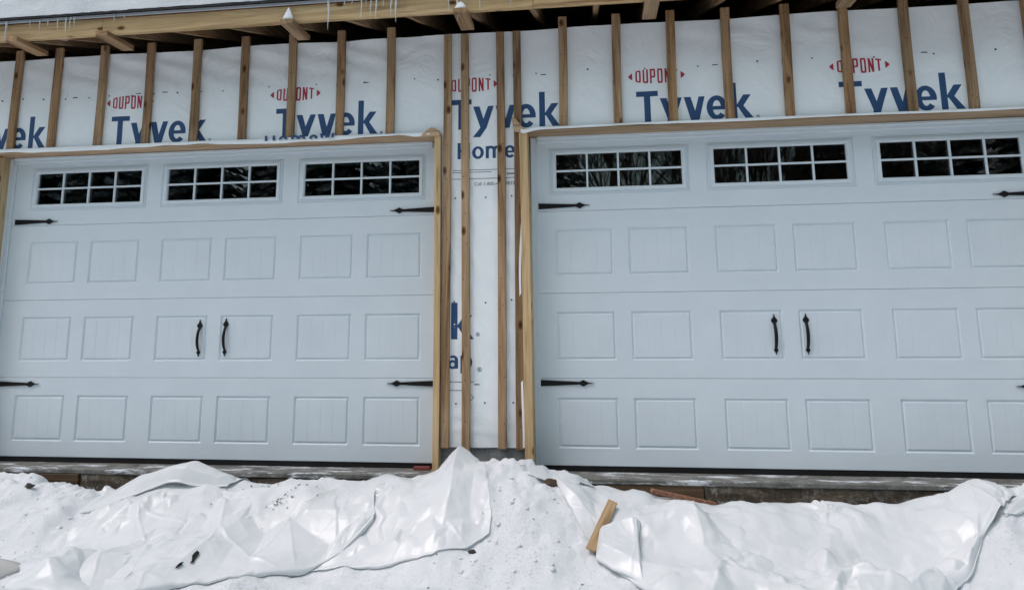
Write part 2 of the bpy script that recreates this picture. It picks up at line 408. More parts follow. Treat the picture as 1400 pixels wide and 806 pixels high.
# furring strips
SW = .055
tops = [-5.165, -4.812, -4.459, -4.10, -3.784, -3.425, -3.063, -2.707, -2.351, -2.003, -1.654, -1.302, -.14, .209, .557, .904, 1.270, 1.625, 1.985, 2.335, 2.69, 3.04, 3.39, 3.74]
for x in tops:
    full = x < -4.3 or x > 2.95
    zb = .13 if full else 2.131
    tp = 2.877+random.uniform(-.004, .004)
    o = box('furring_strip', x-SW/2, x+SW/2, -.150, -.127, zb, tp, W_strip, gar, bev=.0015, warp=.002, lean=random.uniform(-.004, .004)+(.006 if x > -.2 else 0))
for x, t_, zb in ((-.913, 2.80, .132), (-.789, 2.80, .098), (-.556, 2.80, .130), (-.446, 2.80, .128)):
    box('furring_strip', x-SW/2+.002, x+SW/2-.002, -.150, -.127, zb, t_, W_strip, gar, bev=.0015, warp=.004)

mbn = MB()
for x in tops:
    for z in np.arange(2.2, 2.86, .2):
        for dx in (-.012, .012):
            X_ = x+dx+random.uniform(-.004, .004); Z_ = z+random.uniform(-.02, .02); mbn.box(X_-.0028, X_+.0028, -.1512, -.1495, Z_-.0028, Z_+.0028)
for x in (-.913, -.789, -.556, -.446):
    for z in np.arange(.3, 2.8, .22): X_ = x+random.uniform(-.014, .014); Z_ = z+random.uniform(-.04, .04); mbn.box(X_-.003, X_+.003, -.1512, -.1495, Z_-.003, Z_+.003)
mbn.build('nail_heads', M_ink, gar)['kind'] = 'stuff'
# door jambs and headers
def jamb(x0, x1, y0, z0=-.02, z1=2.098, mat=W_post, lean=0, warp=.002): return box('door_jamb', x0, x1, y0, .012, z0, z1, mat, gar, bev=.002, lean=lean, warp=warp)
jamb(-.990, -.950, -.166); jamb(-4.245, -4.205, -.160, mat=W_post)
jamb(-.425, -.372, -.172, lean=-.022, warp=.004, z0=-.035); jamb(2.84, 2.88, -.16)
box('door_header', -4.245, -.952, -.160, .012, HZ, HZ+.022, W_head, gar, warp=.003)
box('door_header', -.412, 2.88, -.172, .012, HZ, HZ+.022, W_head, gar, warp=.003)
# torn brown corner pieces at the inner header ends
def ragged(name, pts, y0, y1, mat, parent):
    n = len(pts); V = [(x, y0, z) for x, z in pts]+[(x, y1, z) for x, z in pts]
    F = [tuple(range(n)), tuple(range(2*n-1, n-1, -1))]+[(i, i+n, (i+1) % n+n, (i+1) % n) for i in range(n)]
    return part(name, V, F, mat, parent)
ragged('header_end_block', [(-1.075, 2.100), (-.957, 2.096), (-.955, 2.128), (-.985, 2.146), (-1.01, 2.152), (-1.04, 2.137), (-1.065, 2.118)], -.178, -.162, W_head, gar)
ragged('header_end_block', [(-.478, 2.20), (-.455, 2.19), (-.40, 2.12), (-.30, 2.105), (-.36, 2.096), (-.45, 2.098), (-.468, 2.11)], -.180, -.173, W_head, gar)
# strip of wrap hanging down over the left header, with the cut-off lettering
def flap(x0, x1, zt, zbf, y0, thick, parent, name, mat, seed, bulge=.012):
    xs = np.linspace(x0, x1, 150); ts = np.linspace(0, 1, 9)
    V = []; 
    for x in xs:
        zb = zbf(x)
        for t in ts:
            z = zt(x)*(1-t)+zb*t
            yy = y0-bulge*math.sin(t*PI*.8)*(.6+float(vnoise(x*6, t, seed)))-.012*t*(.5+float(vnoise(x*9, 3, seed)))
            if t == 0: yy = YW-.002
            V.append((x, yy, z))
    o = part(name, V, grid_faces(150, 9), mat, parent, smooth=True)
    md = o.modifiers.new('thickness', 'SOLIDIFY'); md.thickness = thick*K
    return o
flapL = flap(-4.26, -1.02, lambda x: 2.131+.004*math.sin(x*1.3)+.006*math.exp(-((x+1.9)/.35)**4), lambda x: 2.099+.007*math.sin(x*4)+.010*float(vnoise(x*7, 1, 4))-.012*math.exp(-((x+1.12)/.06)**2), -.166, .001, gar, 'wrap_flap', M_wrap, 3)
flapR = flap(-.42, 2.9, lambda x: 2.127+.002*math.sin(x*1.9), lambda x: 2.109+.003*math.sin(x*5)-.02*math.exp(-((x+.40)/.05)**2), -.176, .001, gar, 'wrap_flap', M_wrap, 6, .004)
# loose wavy wrap edge beside the right jamb
V = []; zs = np.linspace(.14, 2.1, 60)
for z in zs:
    c = -.430+.007*math.sin(z*4.1+.6)+.003*math.sin(z*9)
    for k, (dx, yy) in enumerate(((-.013, -.1265), (0, -.150-.006*math.sin(z*6)), (.012, -.150))): V.append((c+dx-.006*(2.1-z), yy, z))
part('wrap_flap', V, grid_faces(60, 3), M_wrap, gar, smooth=True)

# ---- printed lettering on the wrap -------------------------------------------------
class Print:
    """flat ink pieces laid on the wrap surface"""
    def __init__(s, surf=None, zmin=None): s.V = []; s.F = []; s.k = 0; s.surf = surf or (lambda x, z: float(wrapy(x, z))); s.zmin = zmin; s.warp = None; s.marks = []; s.zclip = None
    def mark(s): s.marks.append(len(s.F))
    def strip(s, A, B):           # two polylines (x,z), same length
        s.k += 1; n = len(s.V); off = .0008+.00012*(s.k % 9)
        for a, b in zip(A, B):
            for p in (a, b):
                x, z = s.warp(*p) if s.warp else p
                if s.zmin is not None: z = max(z, s.zmin(x))
                s.V.append((x, s.surf(x, z)-off, z))
        for i in range(len(A)-1):
            s.F.append((n+2*i, n+2*i+1, n+2*i+3, n+2*i+2))
    def par(s, x0, z0, x1, z1, wa, wb=None, n=12):   # slanted bar with level ends
        wb = wa if wb is None else wb
        T = np.linspace(0, 1, n); A = [(x0+(x1-x0)*t-(wa+(wb-wa)*t)/2, z0+(z1-z0)*t) for t in T]; B = [(x0+(x1-x0)*t+(wa+(wb-wa)*t)/2, z0+(z1-z0)*t) for t in T]
        s.strip(A, B)
    def bar(s, x0, x1, z0, z1, n=10):
        T = np.linspace(x0, x1, n); s.strip([(x, z0) for x in T], [(x, z1) for x in T])
    def arc(s, cx, cz, rx, rz, a0, a1, w, n=26, wv=None):
        wv = w if wv is None else wv; A = []; B = []
        for a in np.radians(np.linspace(a0, a1, n)):
            A.append((cx+rx*math.cos(a), cz+rz*math.sin(a))); B.append((cx+(rx-w)*math.cos(a), cz+(rz-wv)*math.sin(a)))
        s.strip(A, B)
    def build(s, name, mat, parent):
        ends = (s.marks or [0])+[len(s.F)]; o = None
        for f0, f1 in zip(ends[:-1], ends[1:]):
            F = [f for f in s.F[f0:f1] if s.zclip is None or max(s.V[i][2] for i in f) > s.zclip]
            if not F: continue
            ids = sorted({i for f in F for i in f}); ix = {i: k for k, i in enumerate(ids)}
            o = part(name, [s.V[i] for i in ids], [tuple(ix[i] for i in f) for f in F], mat, parent)
        return o
def L_T(p, x, z, c): p.mark(); p.bar(x, x+.74*c, z+.83*c, z+c); p.par(x+.37*c, z, x+.37*c, z+.832*c, .215*c)
def L_y(p, x, z, c, desc=True):
    p.mark()
    p.par(x+.37*c, z+.02*c, x+.115*c, z+.75*c, .21*c, .23*c)
    if desc: p.par(x+.12*c, z-.27*c, x+.37*c, z+.04*c, .26*c, .23*c, 8); p.par(x+.37*c, z+.04*c, x+.64*c, z+.75*c, .23*c, .21*c)
    else: p.par(x+.34*c, z, x+.64*c, z+.75*c, .25*c, .21*c)
def L_v(p, x, z, c):
    p.mark()
    p.par(x+.33*c, z, x+.115*c, z+.75*c, .24*c, .23*c); p.par(x+.38*c, z, x+.60*c, z+.75*c, .22*c, .20*c)
def L_e(p, x, z, c):
    p.mark()
    p.arc(x+.34*c, z+.37*c, .34*c, .39*c, 0, 318, .205*c, 34, .15*c); p.bar(x+.15*c, x+.675*c, z+.305*c, z+.42*c)
def L_k(p, x, z, c):
    p.mark()
    p.par(x+.105*c, z, x+.105*c, z+1.14*c, .205*c); p.par(x+.27*c, z+.36*c, x+.56*c, z+.75*c, .24*c, .25*c); p.par(x+.60*c, z, x+.29*c, z+.44*c, .27*c, .20*c)
def L_H(p, x, z, c): p.mark(); p.par(x+.1*c, z, x+.1*c, z+c, .2*c); p.par(x+.66*c, z, x+.66*c, z+c, .2*c); p.bar(x+.19*c, x+.57*c, z+.43*c, z+.6*c)
def L_o(p, x, z, c): p.mark(); p.arc(x+.36*c, z+.37*c, .36*c, .39*c, 0, 360, .2*c, 34, .15*c)
def L_m(p, x, z, c):
    p.mark()
    for dx in (.1, .52, .94): p.par(x+dx*c, z, x+dx*c, z+.5*c if dx > .1 else z+.75*c, .19*c)
    for dx in (.31, .73): p.arc(x+dx*c, z+.48*c, .305*c, .29*c, 0, 170, .19*c, 16, .16*c)
def L_W(p, x, z, c):
    p.mark()
    for a, b in ((.28, .08), (.28, .5), (.72, .5), (.72, .92)): p.par(x+a*c, z, x+b*c, z+c, .2*c)
def L_a(p, x, z, c): p.mark(); p.arc(x+.30*c, z+.24*c, .30*c, .26*c, 0, 360, .18*c, 26, .13*c); p.par(x+.53*c, z, x+.53*c, z+.5*c, .19*c); p.arc(x+.33*c, z+.48*c, .295*c, .29*c, 0, 135, .19*c, 14, .14*c)
def L_p(p, x, z, c): p.mark(); p.par(x+.1*c, z-.28*c, x+.1*c, z+.75*c, .19*c); p.arc(x+.38*c, z+.37*c, .34*c, .39*c, 0, 360, .2*c, 30, .15*c)
def regmark(p, x, z, r):
    p.mark()
    p.arc(x, z, r, r, 0, 360, r*.22, 20); p.par(x-r*.25, z-r*.5, x-r*.25, z+r*.5, r*.25, n=3); p.arc(x-r*.05, z+r*.2, r*.35, r*.3, -90, 90, r*.2, 8); p.par(x+r*.3, z-r*.5, x, z-.05*r, r*.25, n=3)
def logo(x, z, desc=True, cap=.205):
    """x: left end of the T; z: baseline"""
    p = Print(); c = cap; p.warp = lambda a, b: (x+(a-x)*.905, b)
    L_T(p, x, z, c); L_y(p, x+.80*c, z, c, desc); L_v(p, x+1.61*c, z, c); L_e(p, x+2.36*c, z, c); L_k(p, x+3.16*c, z, c)
    regmark(p, x+4.04*c, z+.04*c, .05*c)
    p.build('printed_letter', M_navy, wrap)
    # red oval word above
    q = Print(); cx = x+.133; cz = z+.305; hw = .150; H = .098
    q.warp = lambda a, b: (a, cz+(b-cz)*(math.sqrt(max(.05, 1-((a-cx)/(hw*1.28))**2))))
    lw = .0105; pitch = .0465; w = .034; x0 = cx-3*pitch+(pitch-w)/2
    zb, zt = cz-H/2, cz+H/2
    def vb(xx, a=zb, b=zt): q.par(xx+lw/2, a, xx+lw/2, b, lw, n=8)
    for i, ch in enumerate('DUPONT'):
        xx = x0+i*pitch; q.mark()
        if ch in 'DO':
            vb(xx, zb+.008, zt-.008); vb(xx+w-lw, zb+.008, zt-.008); q.bar(xx+.003, xx+w-.003, zt-.012, zt, 4); q.bar(xx+.003, xx+w-.003, zb, zb+.012, 4)
        if ch == 'U': vb(xx, zb+.008); vb(xx+w-lw, zb+.008); q.bar(xx+.003, xx+w-.003, zb, zb+.012, 4)
        if ch == 'P': vb(xx); vb(xx+w-lw, cz-.004, zt-.006); q.bar(xx+lw, xx+w-.003, zt-.012, zt, 4); q.bar(xx+lw, xx+w-.003, cz-.010, cz+.001, 4)
        if ch == 'N': vb(xx); vb(xx+w-lw); q.par(xx+w-lw/2, zb, xx+lw/2, zt, lw*1.15)
        if ch == 'T': q.par(xx+w/2, zb, xx+w/2, zt-.011, lw); q.bar(xx, xx+w, zt-.012, zt, 5)
    q.warp = None
    for sgn in (-1, 1):
        q.mark(); xi = cx+sgn*(hw+.004); T = np.linspace(0, 1, 6)
        q.strip([(xi+sgn*.026*t, cz-.024*(1-t)**.8) for t in T], [(xi+sgn*.026*t, cz+.024*(1-t)**.8) for t in T])
    q.build('printed_letter', M_redp, wrap)
def rng_x(): pass
BZ = 2.142
for x in (-4.565, -3.340, -2.115, .326, 1.570): logo(x, BZ, desc=False)
logo(-.889, BZ+.002, desc=True)
p = Print(); L_H(p, -.845, 1.945, .108); L_o(p, -.748, 1.945, .108); L_m(p, -.658, 1.945, .108); L_e(p, -.535, 1.945, .108); p.build('printed_letter', M_navy, wrap)
p = Print(); L_k(p, -.884, .785, .20); regmark(p, -.712, .815, .012); L_a(p, -.905, .605, .105); L_p(p, -.825, .605, .105); regmark(p, -.703, .60, .014); p.build('printed_letter', M_navy, wrap)
p = Print()
for z, a, b in ((1.868, -.88, -.45), (1.853, -.88, -.62), (1.810, -.88, -.43), (.522, -.94, -.74), (.47, -.94, -.78)): p.bar(a, b, z, z+.0035, 30)
p.bar(-.735, -.705, .505, .511, 4); p.arc(-.755, .43, .018, .018, 0, 360, .004, 5)
for k in range(16): p.bar(-.52+.006*k, -.5165+.006*k, 1.832, 1.845, 2)
p.build('printed_fine_lines', M_ink, wrap)['kind'] = 'stuff'
# lettering cut off on the flap (tops of letters only)
def flapsurf(x, z): return -.1875
p = Print(flapsurf, zmin=lambda x: 2.107+.005*math.sin(x*21))
for fn, x in ((L_H, -2.155), (L_o, -2.06), (L_m, -1.97), (L_e, -1.845), (L_W, -1.765)): fn(p, x, 2.043 if fn in (L_H, L_W) else 2.062, .098)
p.zclip = 2.114
p.build('printed_letter', M_navy, flapL)
# small phone line, drawn with the built-in face
tcv = bpy.data.curves.new('t', 'FONT'); tcv.body = 'Call 1-800-448-9835'; tcv.size = .032*K
to = bpy.data.objects.new('t', tcv); col.objects.link(to); bpy.context.view_layer.update()
tme = bpy.data.meshes.new_from_object(to.evaluated_get(bpy.context.evaluated_depsgraph_get()))
bpy.data.objects.remove(to)
V = [(-.735+v.co.x/K, 0, 1.765+v.co.y/K) for v in tme.vertices]; V = [(x, float(wrapy(x, z))-.001, z) for x, y, z in V]
part('printed_letter', V, [tuple(q.vertices) for q in tme.polygons], M_ink, wrap)
# cap nails / staples
mb = MB()
def capnail(x, z, r=.005):
    y = float(wrapy(x, z)); n = 8
    V = [(x+r*math.cos(2*PI*k/n), y-.0035, z+r*math.sin(2*PI*k/n)) for k in range(n)]+[(x+r*math.cos(2*PI*k/n), y+.003, z+r*math.sin(2*PI*k/n)) for k in range(n)]
    mb.add(V, [tuple(range(n-1, -1, -1))]+[(k, (k+1) % n, (k+1) % n+n, k+n) for k in range(n)])
x = XL+.05
while x < -.45:
    capnail(x+random.uniform(-.01, .01), 2.502+random.uniform(-.012, .012), random.choice([.0045, .006, .005])); x += .171
x = -.33
while x < XR: capnail(x+random.uniform(-.012, .012), 2.505+random.uniform(-.012, .012), random.choice([.005, .006])); x += .353
for z in (1.69, 1.02, .40):
    for x in (-.855, -.665, -.49): capnail(x+random.uniform(-.01, .01), z+random.uniform(-.01, .01), .0055)
for x in (-3.15, -2.95, -3.64, -1.48, -.27, .83, 2.09, 2.95):
    y = float(wrapy(x, 2.50)); z = 2.505+random.uniform(-.01, .01); mb.box(x-.018, x+.018, y-.003, y+.002, z-.0025, z+.0025)
o = mb.build('wrap_fasteners', M_ink, wrap); o['kind'] = 'stuff'
# header of nails
# ------------------------------------------------------------------ eaves
FY = -.55; FZ0, FZ1 = 2.766, 2.880
for a, b in ((XL-.2, -3.12), (-3.118, -.30), (-.298, 2.2), (2.202, XR+.2)): box('fascia_board', a, b, FY-.002, FY+.032, FZ0, FZ1, W_fascia, gar, bev=.002, warp=.002)
SL = 4/12
def sloped(name, x0, x1, ya, yb, zb_a, h, mat, slope=SL):
    """board running up the roof slope; zb_a is its underside height at ya"""
    V = []
    for x in (x0, x1):
        for y in (ya, yb):
            z = zb_a+(y-ya)*slope; V += [(x, y, z), (x, y, z+h)]
    F = [(0, 1, 3, 2), (4, 6, 7, 5), (0, 4, 5, 1), (2, 3, 7, 6), (0, 2, 6, 4), (1, 5, 7, 3)]
    return part(name, V, F, mat, gar, at=((x0+x1)/2, ya, zb_a))
rx = [-5.2, -4.82, -4.45, -4.10, -3.766, -3.456, -3.09, -2.681, -2.286, -1.90, -1.496, -1.103, -.72, -.328, .066, .42, .838, 1.225, 1.60, 2.0, 2.4, 2.8, 3.2, 3.6, 4.0]
for x in rx: sloped('rafter', x-.0, x+.034, FY+.034, 2.2, 2.772, .105, W_raft)
DZ = 2.772+.108
k = 0; y = FY-.02
xs = [XL-.2, -3.3, -1.2, .9, 3.0, XR+.2]
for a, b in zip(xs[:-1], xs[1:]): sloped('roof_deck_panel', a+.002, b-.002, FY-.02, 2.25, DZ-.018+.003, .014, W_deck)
# back slope of the roof
V = [(XL-.2, 2.25, DZ+.93), (XR+.2, 2.25, DZ+.93), (XR+.2, 5.1, DZ-.02), (XL-.2, 5.1, DZ-.02)]
V = V+[(x, y, z+.03) for x, y, z in V]
part('rear_roof_slope', V, BOXF, M_shing, gar)
for xg in (XL, XR-.03):
    part('gable_wall', [(xg, YW+.03, 2.801), (xg, 4.6, 2.801), (xg, 2.25, 3.73), (xg+.03, YW+.03, 2.801), (xg+.03, 4.6, 2.801), (xg+.03, 2.25, 3.73)], [(0, 1, 2), (3, 5, 4), (0, 3, 4, 1), (1, 4, 5, 2), (2, 5, 3, 0)], M_dark, gar)
box('drip_edge', XL-.2, XR+.2, FY-.022, FY-.006, 2.872, 2.893, M_metal, gar, bev=.002)
sloped('shingle_edge', XL-.2, XR+.2, FY-.045, 2.25, 2.889, .012, M_shing)
# roof snow: a thick rounded slab on the slope
nxs, prof = 420, []
ts = np.linspace(0, 1, 26)
xs = np.linspace(XL-.2, XR+.2, nxs)
V = []
for x in xs:
    th = .26+.05*float(vnoise(x*1.1, 0, 31))
    for t in ts:
        if t < .55:
            a = t/.55*PI/2; yy = FY-.048+.10*(1-math.sin(a))*0-.020*math.sin(t/.55*PI)+.10*(1-math.cos(a)); zq = 2.9015+th*math.sin(a)
            if t == 0: zq = 2.9015
        else:
            s_ = (t-.55)/.45; yy = FY+.052+s_*2.7; zq = 2.9015+th+(yy-FY-.052)*SL
        n_ = .024*float(fbm(x*5, t*9, 4, 33))*min(1, t*8)
        V.append((x, yy-n_*(1 if t < .55 else 0), zq+n_*.6+(.006*float(vnoise(x*24, 0, 40)) if t == 0 else 0)))
rs = part('roof_snow', V, grid_faces(nxs, 26), M_snowc, smooth=True)
tag(rs, 'thick white snow lying on the roof edge above the eaves', 'snow')
# blocks nailed under the fascia, with snow caps
blocks = [(-3.72, 0), (-3.08, 0), (-1.83, 1), (-.735, 1), (.405, 0), (1.55, 0)]
capl = {-1.83: 'tall cone of snow on the end block left of the centre pillar', -.735: 'rounded cap of snow on the end block above the centre pillar'}
for x, cap in blocks:
    box('lookout_block', x-.042, x+.042, FY-.055, FY+.20, FZ0-.034, FZ0-.001, W_raft, gar, bev=.002)
    if cap:
        V = []; n = 14; m_ = 7; hh = .085 if x < -1 else .05
        for i in range(m_):
            t = i/(m_-1); r = (.040*(1-t)**.55) if hh < .06 else .040*(1-t*.92)
            for k in range(n):
                a = 2*PI*k/n; rr = r*(1+.25*float(vnoise(k*.9, i*.8, 50)))
                V.append((x+rr*math.cos(a), FY-.0285+rr*.55*math.sin(a)-.003, FZ0-.001+hh*t))
        F = [(i*n+k, i*n+(k+1) % n, (i+1)*n+(k+1) % n, (i+1)*n+k) for i in range(m_-1) for k in range(n)]+[tuple(range(n-1, -1, -1))]
        tag(part('snow_cap', V, F, M_snowc, smooth=True), capl[x], 'snow')
# pink insulation tuft in the eaves
V = []; n = 12; m_ = 9
for i in range(m_):
    t = i/(m_-1)*PI
    for k in range(n):
        a = 2*PI*k/n; r = 1+.5*float(vnoise(k*1.1, i*1.1, 61))
        V.append((-3.50+.075*math.sin(t)*math.cos(a)*r, -.44+.05*math.sin(t)*math.sin(a)*r, 2.835+.035*math.cos(t)*r))
F = [(i*n+k, i*n+(k+1) % n, (i+1)*n+(k+1) % n, (i+1)*n+k) for i in range(m_-1) for k in range(n)]
tag(part('insulation_tuft', V, F, M_pink, smooth=True), 'tuft of pink insulation poking out under the eaves at left', 'insulation')
# icicles from the drip edge
def icicle(x, L, r, lab):
    n = 7; m_ = 9; V = []
    for i in range(m_):
        t = i/(m_-1); rr = r*(1-t)**.8*(1+.15*math.sin(i*2.3+x*9))+.0004
        for k in range(n): V.append((x+rr*math.cos(2*PI*k/n)+.002*math.sin(t*7+x*5), FY-.026-r*.6+rr*math.sin(2*PI*k/n), 2.885-L*t))
    F = [(i*n+k, (i+1)*n+k, (i+1)*n+(k+1) % n, i*n+(k+1) % n) for i in range(m_-1) for k in range(n)]
    o = part('icicle', V, F, M_ice, smooth=True, at=(x, FY-.026, 2.885))
    return tag(o, lab, 'icicle', 'icicles along the fascia board')
ic = [(-3.79, .155, .007), (-3.62, .05, .004), (-3.55, .085, .004), (-3.49, .06, .004), (-3.42, .09, .004), (-3.36, .13, .005), (-3.33, .09, .004), (-3.30, .07, .004), (-3.02, .06, .004), (-2.95, .04, .004),
      (-1.57, .20, .008), (-1.47, .06, .004), (-1.42, .05, .004), (-1.36, .14, .005), (-1.33, .05, .004), (-1.30, .13, .005), (-1.265, .16, .006), (-1.22, .07, .004), (-1.17, .15, .006), (-1.14, .18, .008),
      (-.81, .14, .005), (-.755, .20, .007), (-.62, .14, .005), (-.55, .06, .004), (-.43, .12, .005), (-.2, .05, .004), (.15, .06, .004)]
ORD = 'first second third fourth fifth sixth seventh eighth ninth tenth eleventh twelfth thirteenth fourteenth fifteenth sixteenth seventeenth eighteenth nineteenth twentieth twenty-first twenty-second twenty-third twenty-fourth twenty-fifth twenty-sixth twenty-seventh'.split()
for q_, (x, L, r) in enumerate(sorted(ic)):
    if L >= .19: lab = 'long icicle hanging well below the fascia '+('by the snow-capped block above the pillar' if x > -1 else 'midway over the left garage door')
    elif L >= .15 and x < -3.6: lab = 'long icicle at the far left end of the fascia'
    else: lab = ('thin ' if L > .07 else 'short thin ')+'icicle on the wooden fascia board, '+ORD[q_]+' icicle from the left'
    icicle(x, L, r, lab)

# ================================================================== GARAGE DOORS
PA, G1, G2, PB, PT = .37925, .09383, .16467, .11163, .41643
SH = .5334
def garage_door(base, x0, x1, label, hx, hinges):
    d = thing('garage_door', label, 'garage door', ((x0+x1)/2, .02, -.012))
    def cx_(c, s): k, r = divmod(c, 2); return base+k*(2*PA+G1+G2)+r*(PA+G1)+s*PA
    TH = .035
    wins = []
    for i in range(3):
        a = cx_(2*i, 0)+.0199; b = cx_(2*i+1, 1)-.0199; wins.append((a, b, 3*SH+.15377, 3*SH+.38033))
    for s in range(4):
        z0 = s*SH+(.0008 if s else .008); z1 = (s+1)*SH-.0008 if s < 3 else HZ-.002
        if s < 3: holes = [(cx_(c, 0), cx_(c, 1), s*SH+PB, s*SH+PT) for c in range(6)]
        else: holes = [(a-.048, b+.048, c_-.048, d_+.048) for a, b, c_, d_ in wins]
        X = sorted({x0+.004, x1-.004}|{h for q in holes for h in q[:2]}); Z = sorted({z0+.003, z1-.003}|{h for q in holes for h in q[2:]})
        mb = MB()
        for xa, xb in zip(X[:-1], X[1:]):
            for za, zb in zip(Z[:-1], Z[1:]):
                mx, mz = (xa+xb)/2, (za+zb)/2
                if any(h[0] < mx < h[1] and h[2] < mz < h[3] for h in holes): continue
                mb.add([(xa, 0, za), (xb, 0, za), (xb, 0, zb), (xa, 0, zb)], [(0, 1, 2, 3)])
        # rolled edges top and bottom, end caps
        for za, zb, sgn in ((z0, z0+.003, 1), (z1, z1-.003, -1)):
            q = [(x0+.004, 0, zb), (x1-.004, 0, zb), (x1-.004, .003, za), (x0+.004, .003, za), (x0+.004, TH, za), (x1-.004, TH, za)]
            f = [(0, 3, 2, 1), (3, 4, 5, 2)] if sgn == 1 else [(0, 1, 2, 3), (3, 2, 5, 4)]
            mb.add(q, f)
        for xx, f in ((x0+.004, [(0, 1, 2, 3)]), (x1-.004, [(3, 2, 1, 0)])): mb.add([(xx, 0, z0+.003), (xx, 0, z1-.003), (xx, TH, z1), (xx, TH, z0)], f)
        sec = mb.build('door_section', M_door, d, at=((x0+x1)/2, 0, z0))
        if s < 3:
            for h in holes:                      # stamped panel: step, groove, raised field with upright beads
                a, b, c_, e = h; mb = MB()
                rings = [(0, 0), (.010, .0095), (.012, .0095), (.021, .0010)]
                R = []
                for ins, dy in rings: R.append([(a+ins, dy, c_+ins), (b-ins, dy, c_+ins), (b-ins, dy, e-ins), (a+ins, dy, e-ins)])
                for r0, r1 in zip(R[:-1], R[1:]): mb.add(r0+r1, [(i, (i+1) % 4, (i+1) % 4+4, i+4) for i in range(4)])
                fa, fb = a+.021, b-.021; nb = 4; xs_ = [fa]; ys = [.0010]
                for k in range(1, nb):
                    xm = fa+(fb-fa)*k/nb; xs_ += [xm-.003, xm, xm+.003]; ys += [.0010, .0023, .0010]
                xs_.append(fb); ys.append(.0010)
                for i in range(len(xs_)-1): mb.add([(xs_[i], ys[i], c_+.021), (xs_[i+1], ys[i+1], c_+.021), (xs_[i+1], ys[i+1], e-.021), (xs_[i], ys[i], e-.021)], [(0, 1, 2, 3)])
                mb.build('raised_panel', M_panel, sec, at=((a+b)/2, 0, c_))
        else:
            for (a, b, c_, e) in wins:
                mb = MB(); prof = [(-.048, 0), (-.044, .005), (-.040, .005), (-.036, 0), (-.026, 0), (-.024, -.010), (-.006, -.012), (0, -.004), (0, .014)]
                R = [[(a+i_, dy, c_+i_), (b-i_, dy, c_+i_), (b-i_, dy, e-i_), (a+i_, dy, e-i_)] for i_, dy in prof]
                for r0, r1 in zip(R[:-1], R[1:]): mb.add(r0+r1, [(i, (i+1) % 4, (i+1) % 4+4, i+4) for i in range(4)])
                w = mb.build('window', M_vinyl, d, at=((a+b)/2, 0, c_))
                mw = .0062
                xc = [a+(b-a)*k/4 for k in range(5)]; zc = (c_+e)/2
                box('muntin', a, b, -.006, .006, zc-mw, zc+mw, M_vinyl, w, bev=.002)
                for k in (1, 2, 3):
                    box('muntin', xc[k]-mw, xc[k]+mw, -.0075, .0065, c_, zc-mw-.0003, M_vinyl, w, bev=.002)
                    box('muntin', xc[k]-mw, xc[k]+mw, -.0075, .0065, zc+mw+.0003, e, M_vinyl, w, bev=.002)
                for k in range(4):
                    for q0, q1 in ((c_, zc), (zc, e)):
                        o = part('pane', [(xc[k], .008, q0), (xc[k+1], .008, q0), (xc[k+1], .008, q1), (xc[k], .008, q1)], [(0, 1, 2, 3)], M_glass, w)
                        o.rotation_euler = (random.uniform(-.004, .004), 0, random.uniform(-.006, .006))
    # bottom seal
    box('bottom_seal', x0+.004, x1-.004, .004, .034, -.0255, .0073, M_rubber, d, bev=.001)
    # strap hinges
    for (xa, z, sgn) in hinges:
        L = .335; pts = [(0, -.019), (.245*L/.335, -.008), (.255, -.014), (.270, -.020), (.283, -.012), (.300, -.004), (.335, 0), (.300, .004), (.283, .012), (.270, .020), (.255, .014), (.245, .008), (0, .019)]
        P2 = [(xa+sgn*px, z+pz) for px, pz in pts]
        if sgn < 0: P2 = P2[::-1]
        n = len(P2); V = [(x, -.009, zz_) for x, zz_ in P2]+[(x, .0, zz_) for x, zz_ in P2]
        hd = part('strap_hinge', V, [tuple(range(n))]+[(i, i+n, (i+1) % n+n, (i+1) % n) for i in range(n)], M_black, d)
        mbs = MB()
        for px in (.03, .12, .21):
            X_ = xa+sgn*px; m8 = 8
            mbs.add([(X_+.006*math.cos(2*PI*k/m8), -.0092, z+.006*math.sin(2*PI*k/m8)) for k in range(m8)]+[(X_+.003*math.cos(2*PI*k/m8), -.0122, z+.003*math.sin(2*PI*k/m8)) for k in range(m8)], [(k, (k+1) % m8, (k+1) % m8+m8, k+m8) for k in range(m8)]+[tuple(range(m8, 2*m8))])
        mbs.build('screw_heads', M_black, hd)
    # pull handles: bowed bar between two spade plates
    for x, z0, z1, lean in hx:
        mb = MB(); zc = (z0+z1)/2; H_ = z1-z0
        def spade(zc_, s, sc):
            pts = [(0, 1.55), (.30, .70), (.80, .25), (1.0, -.15), (.75, -.5), (.35, -.75), (.25, -1.2), (-.25, -1.2), (-.35, -.75), (-.75, -.5), (-1.0, -.15), (-.80, .25), (-.30, .70)]
            P2 = [(x+px*.018*sc, zc_+s*pz*.024*sc) for px, pz in pts]
            if s > 0: P2 = P2[::-1]
            n = len(P2); mb.add([(a, -.008, b) for a, b in P2]+[(a, .0, b) for a, b in P2], [tuple(range(n))]+[(i, i+n, (i+1) % n+n, (i+1) % n) for i in range(n)])
        spade(z1-.040, 1, 1.05); spade(z0+.027, -1, .72)
        n = 8; m_ = 15
        V = []
        for i in range(m_):
            t = i/(m_-1); z = z1-.055-(H_-.095)*t; yb = -.004-.024*math.sin(t*PI)**.7; r = .0085+.002*math.sin(t*PI)
            for k in range(n): V.append((x+lean*math.sin(t*PI)+r*math.cos(2*PI*k/n), yb+r*.8*math.sin(2*PI*k/n), z))
        mb.add(V, [(i*n+k, (i+1)*n+k, (i+1)*n+(k+1) % n, i*n+(k+1) % n) for i in range(m_-1) for k in range(n)])
        mb.build('pull_handle', M_black, d)
    return d
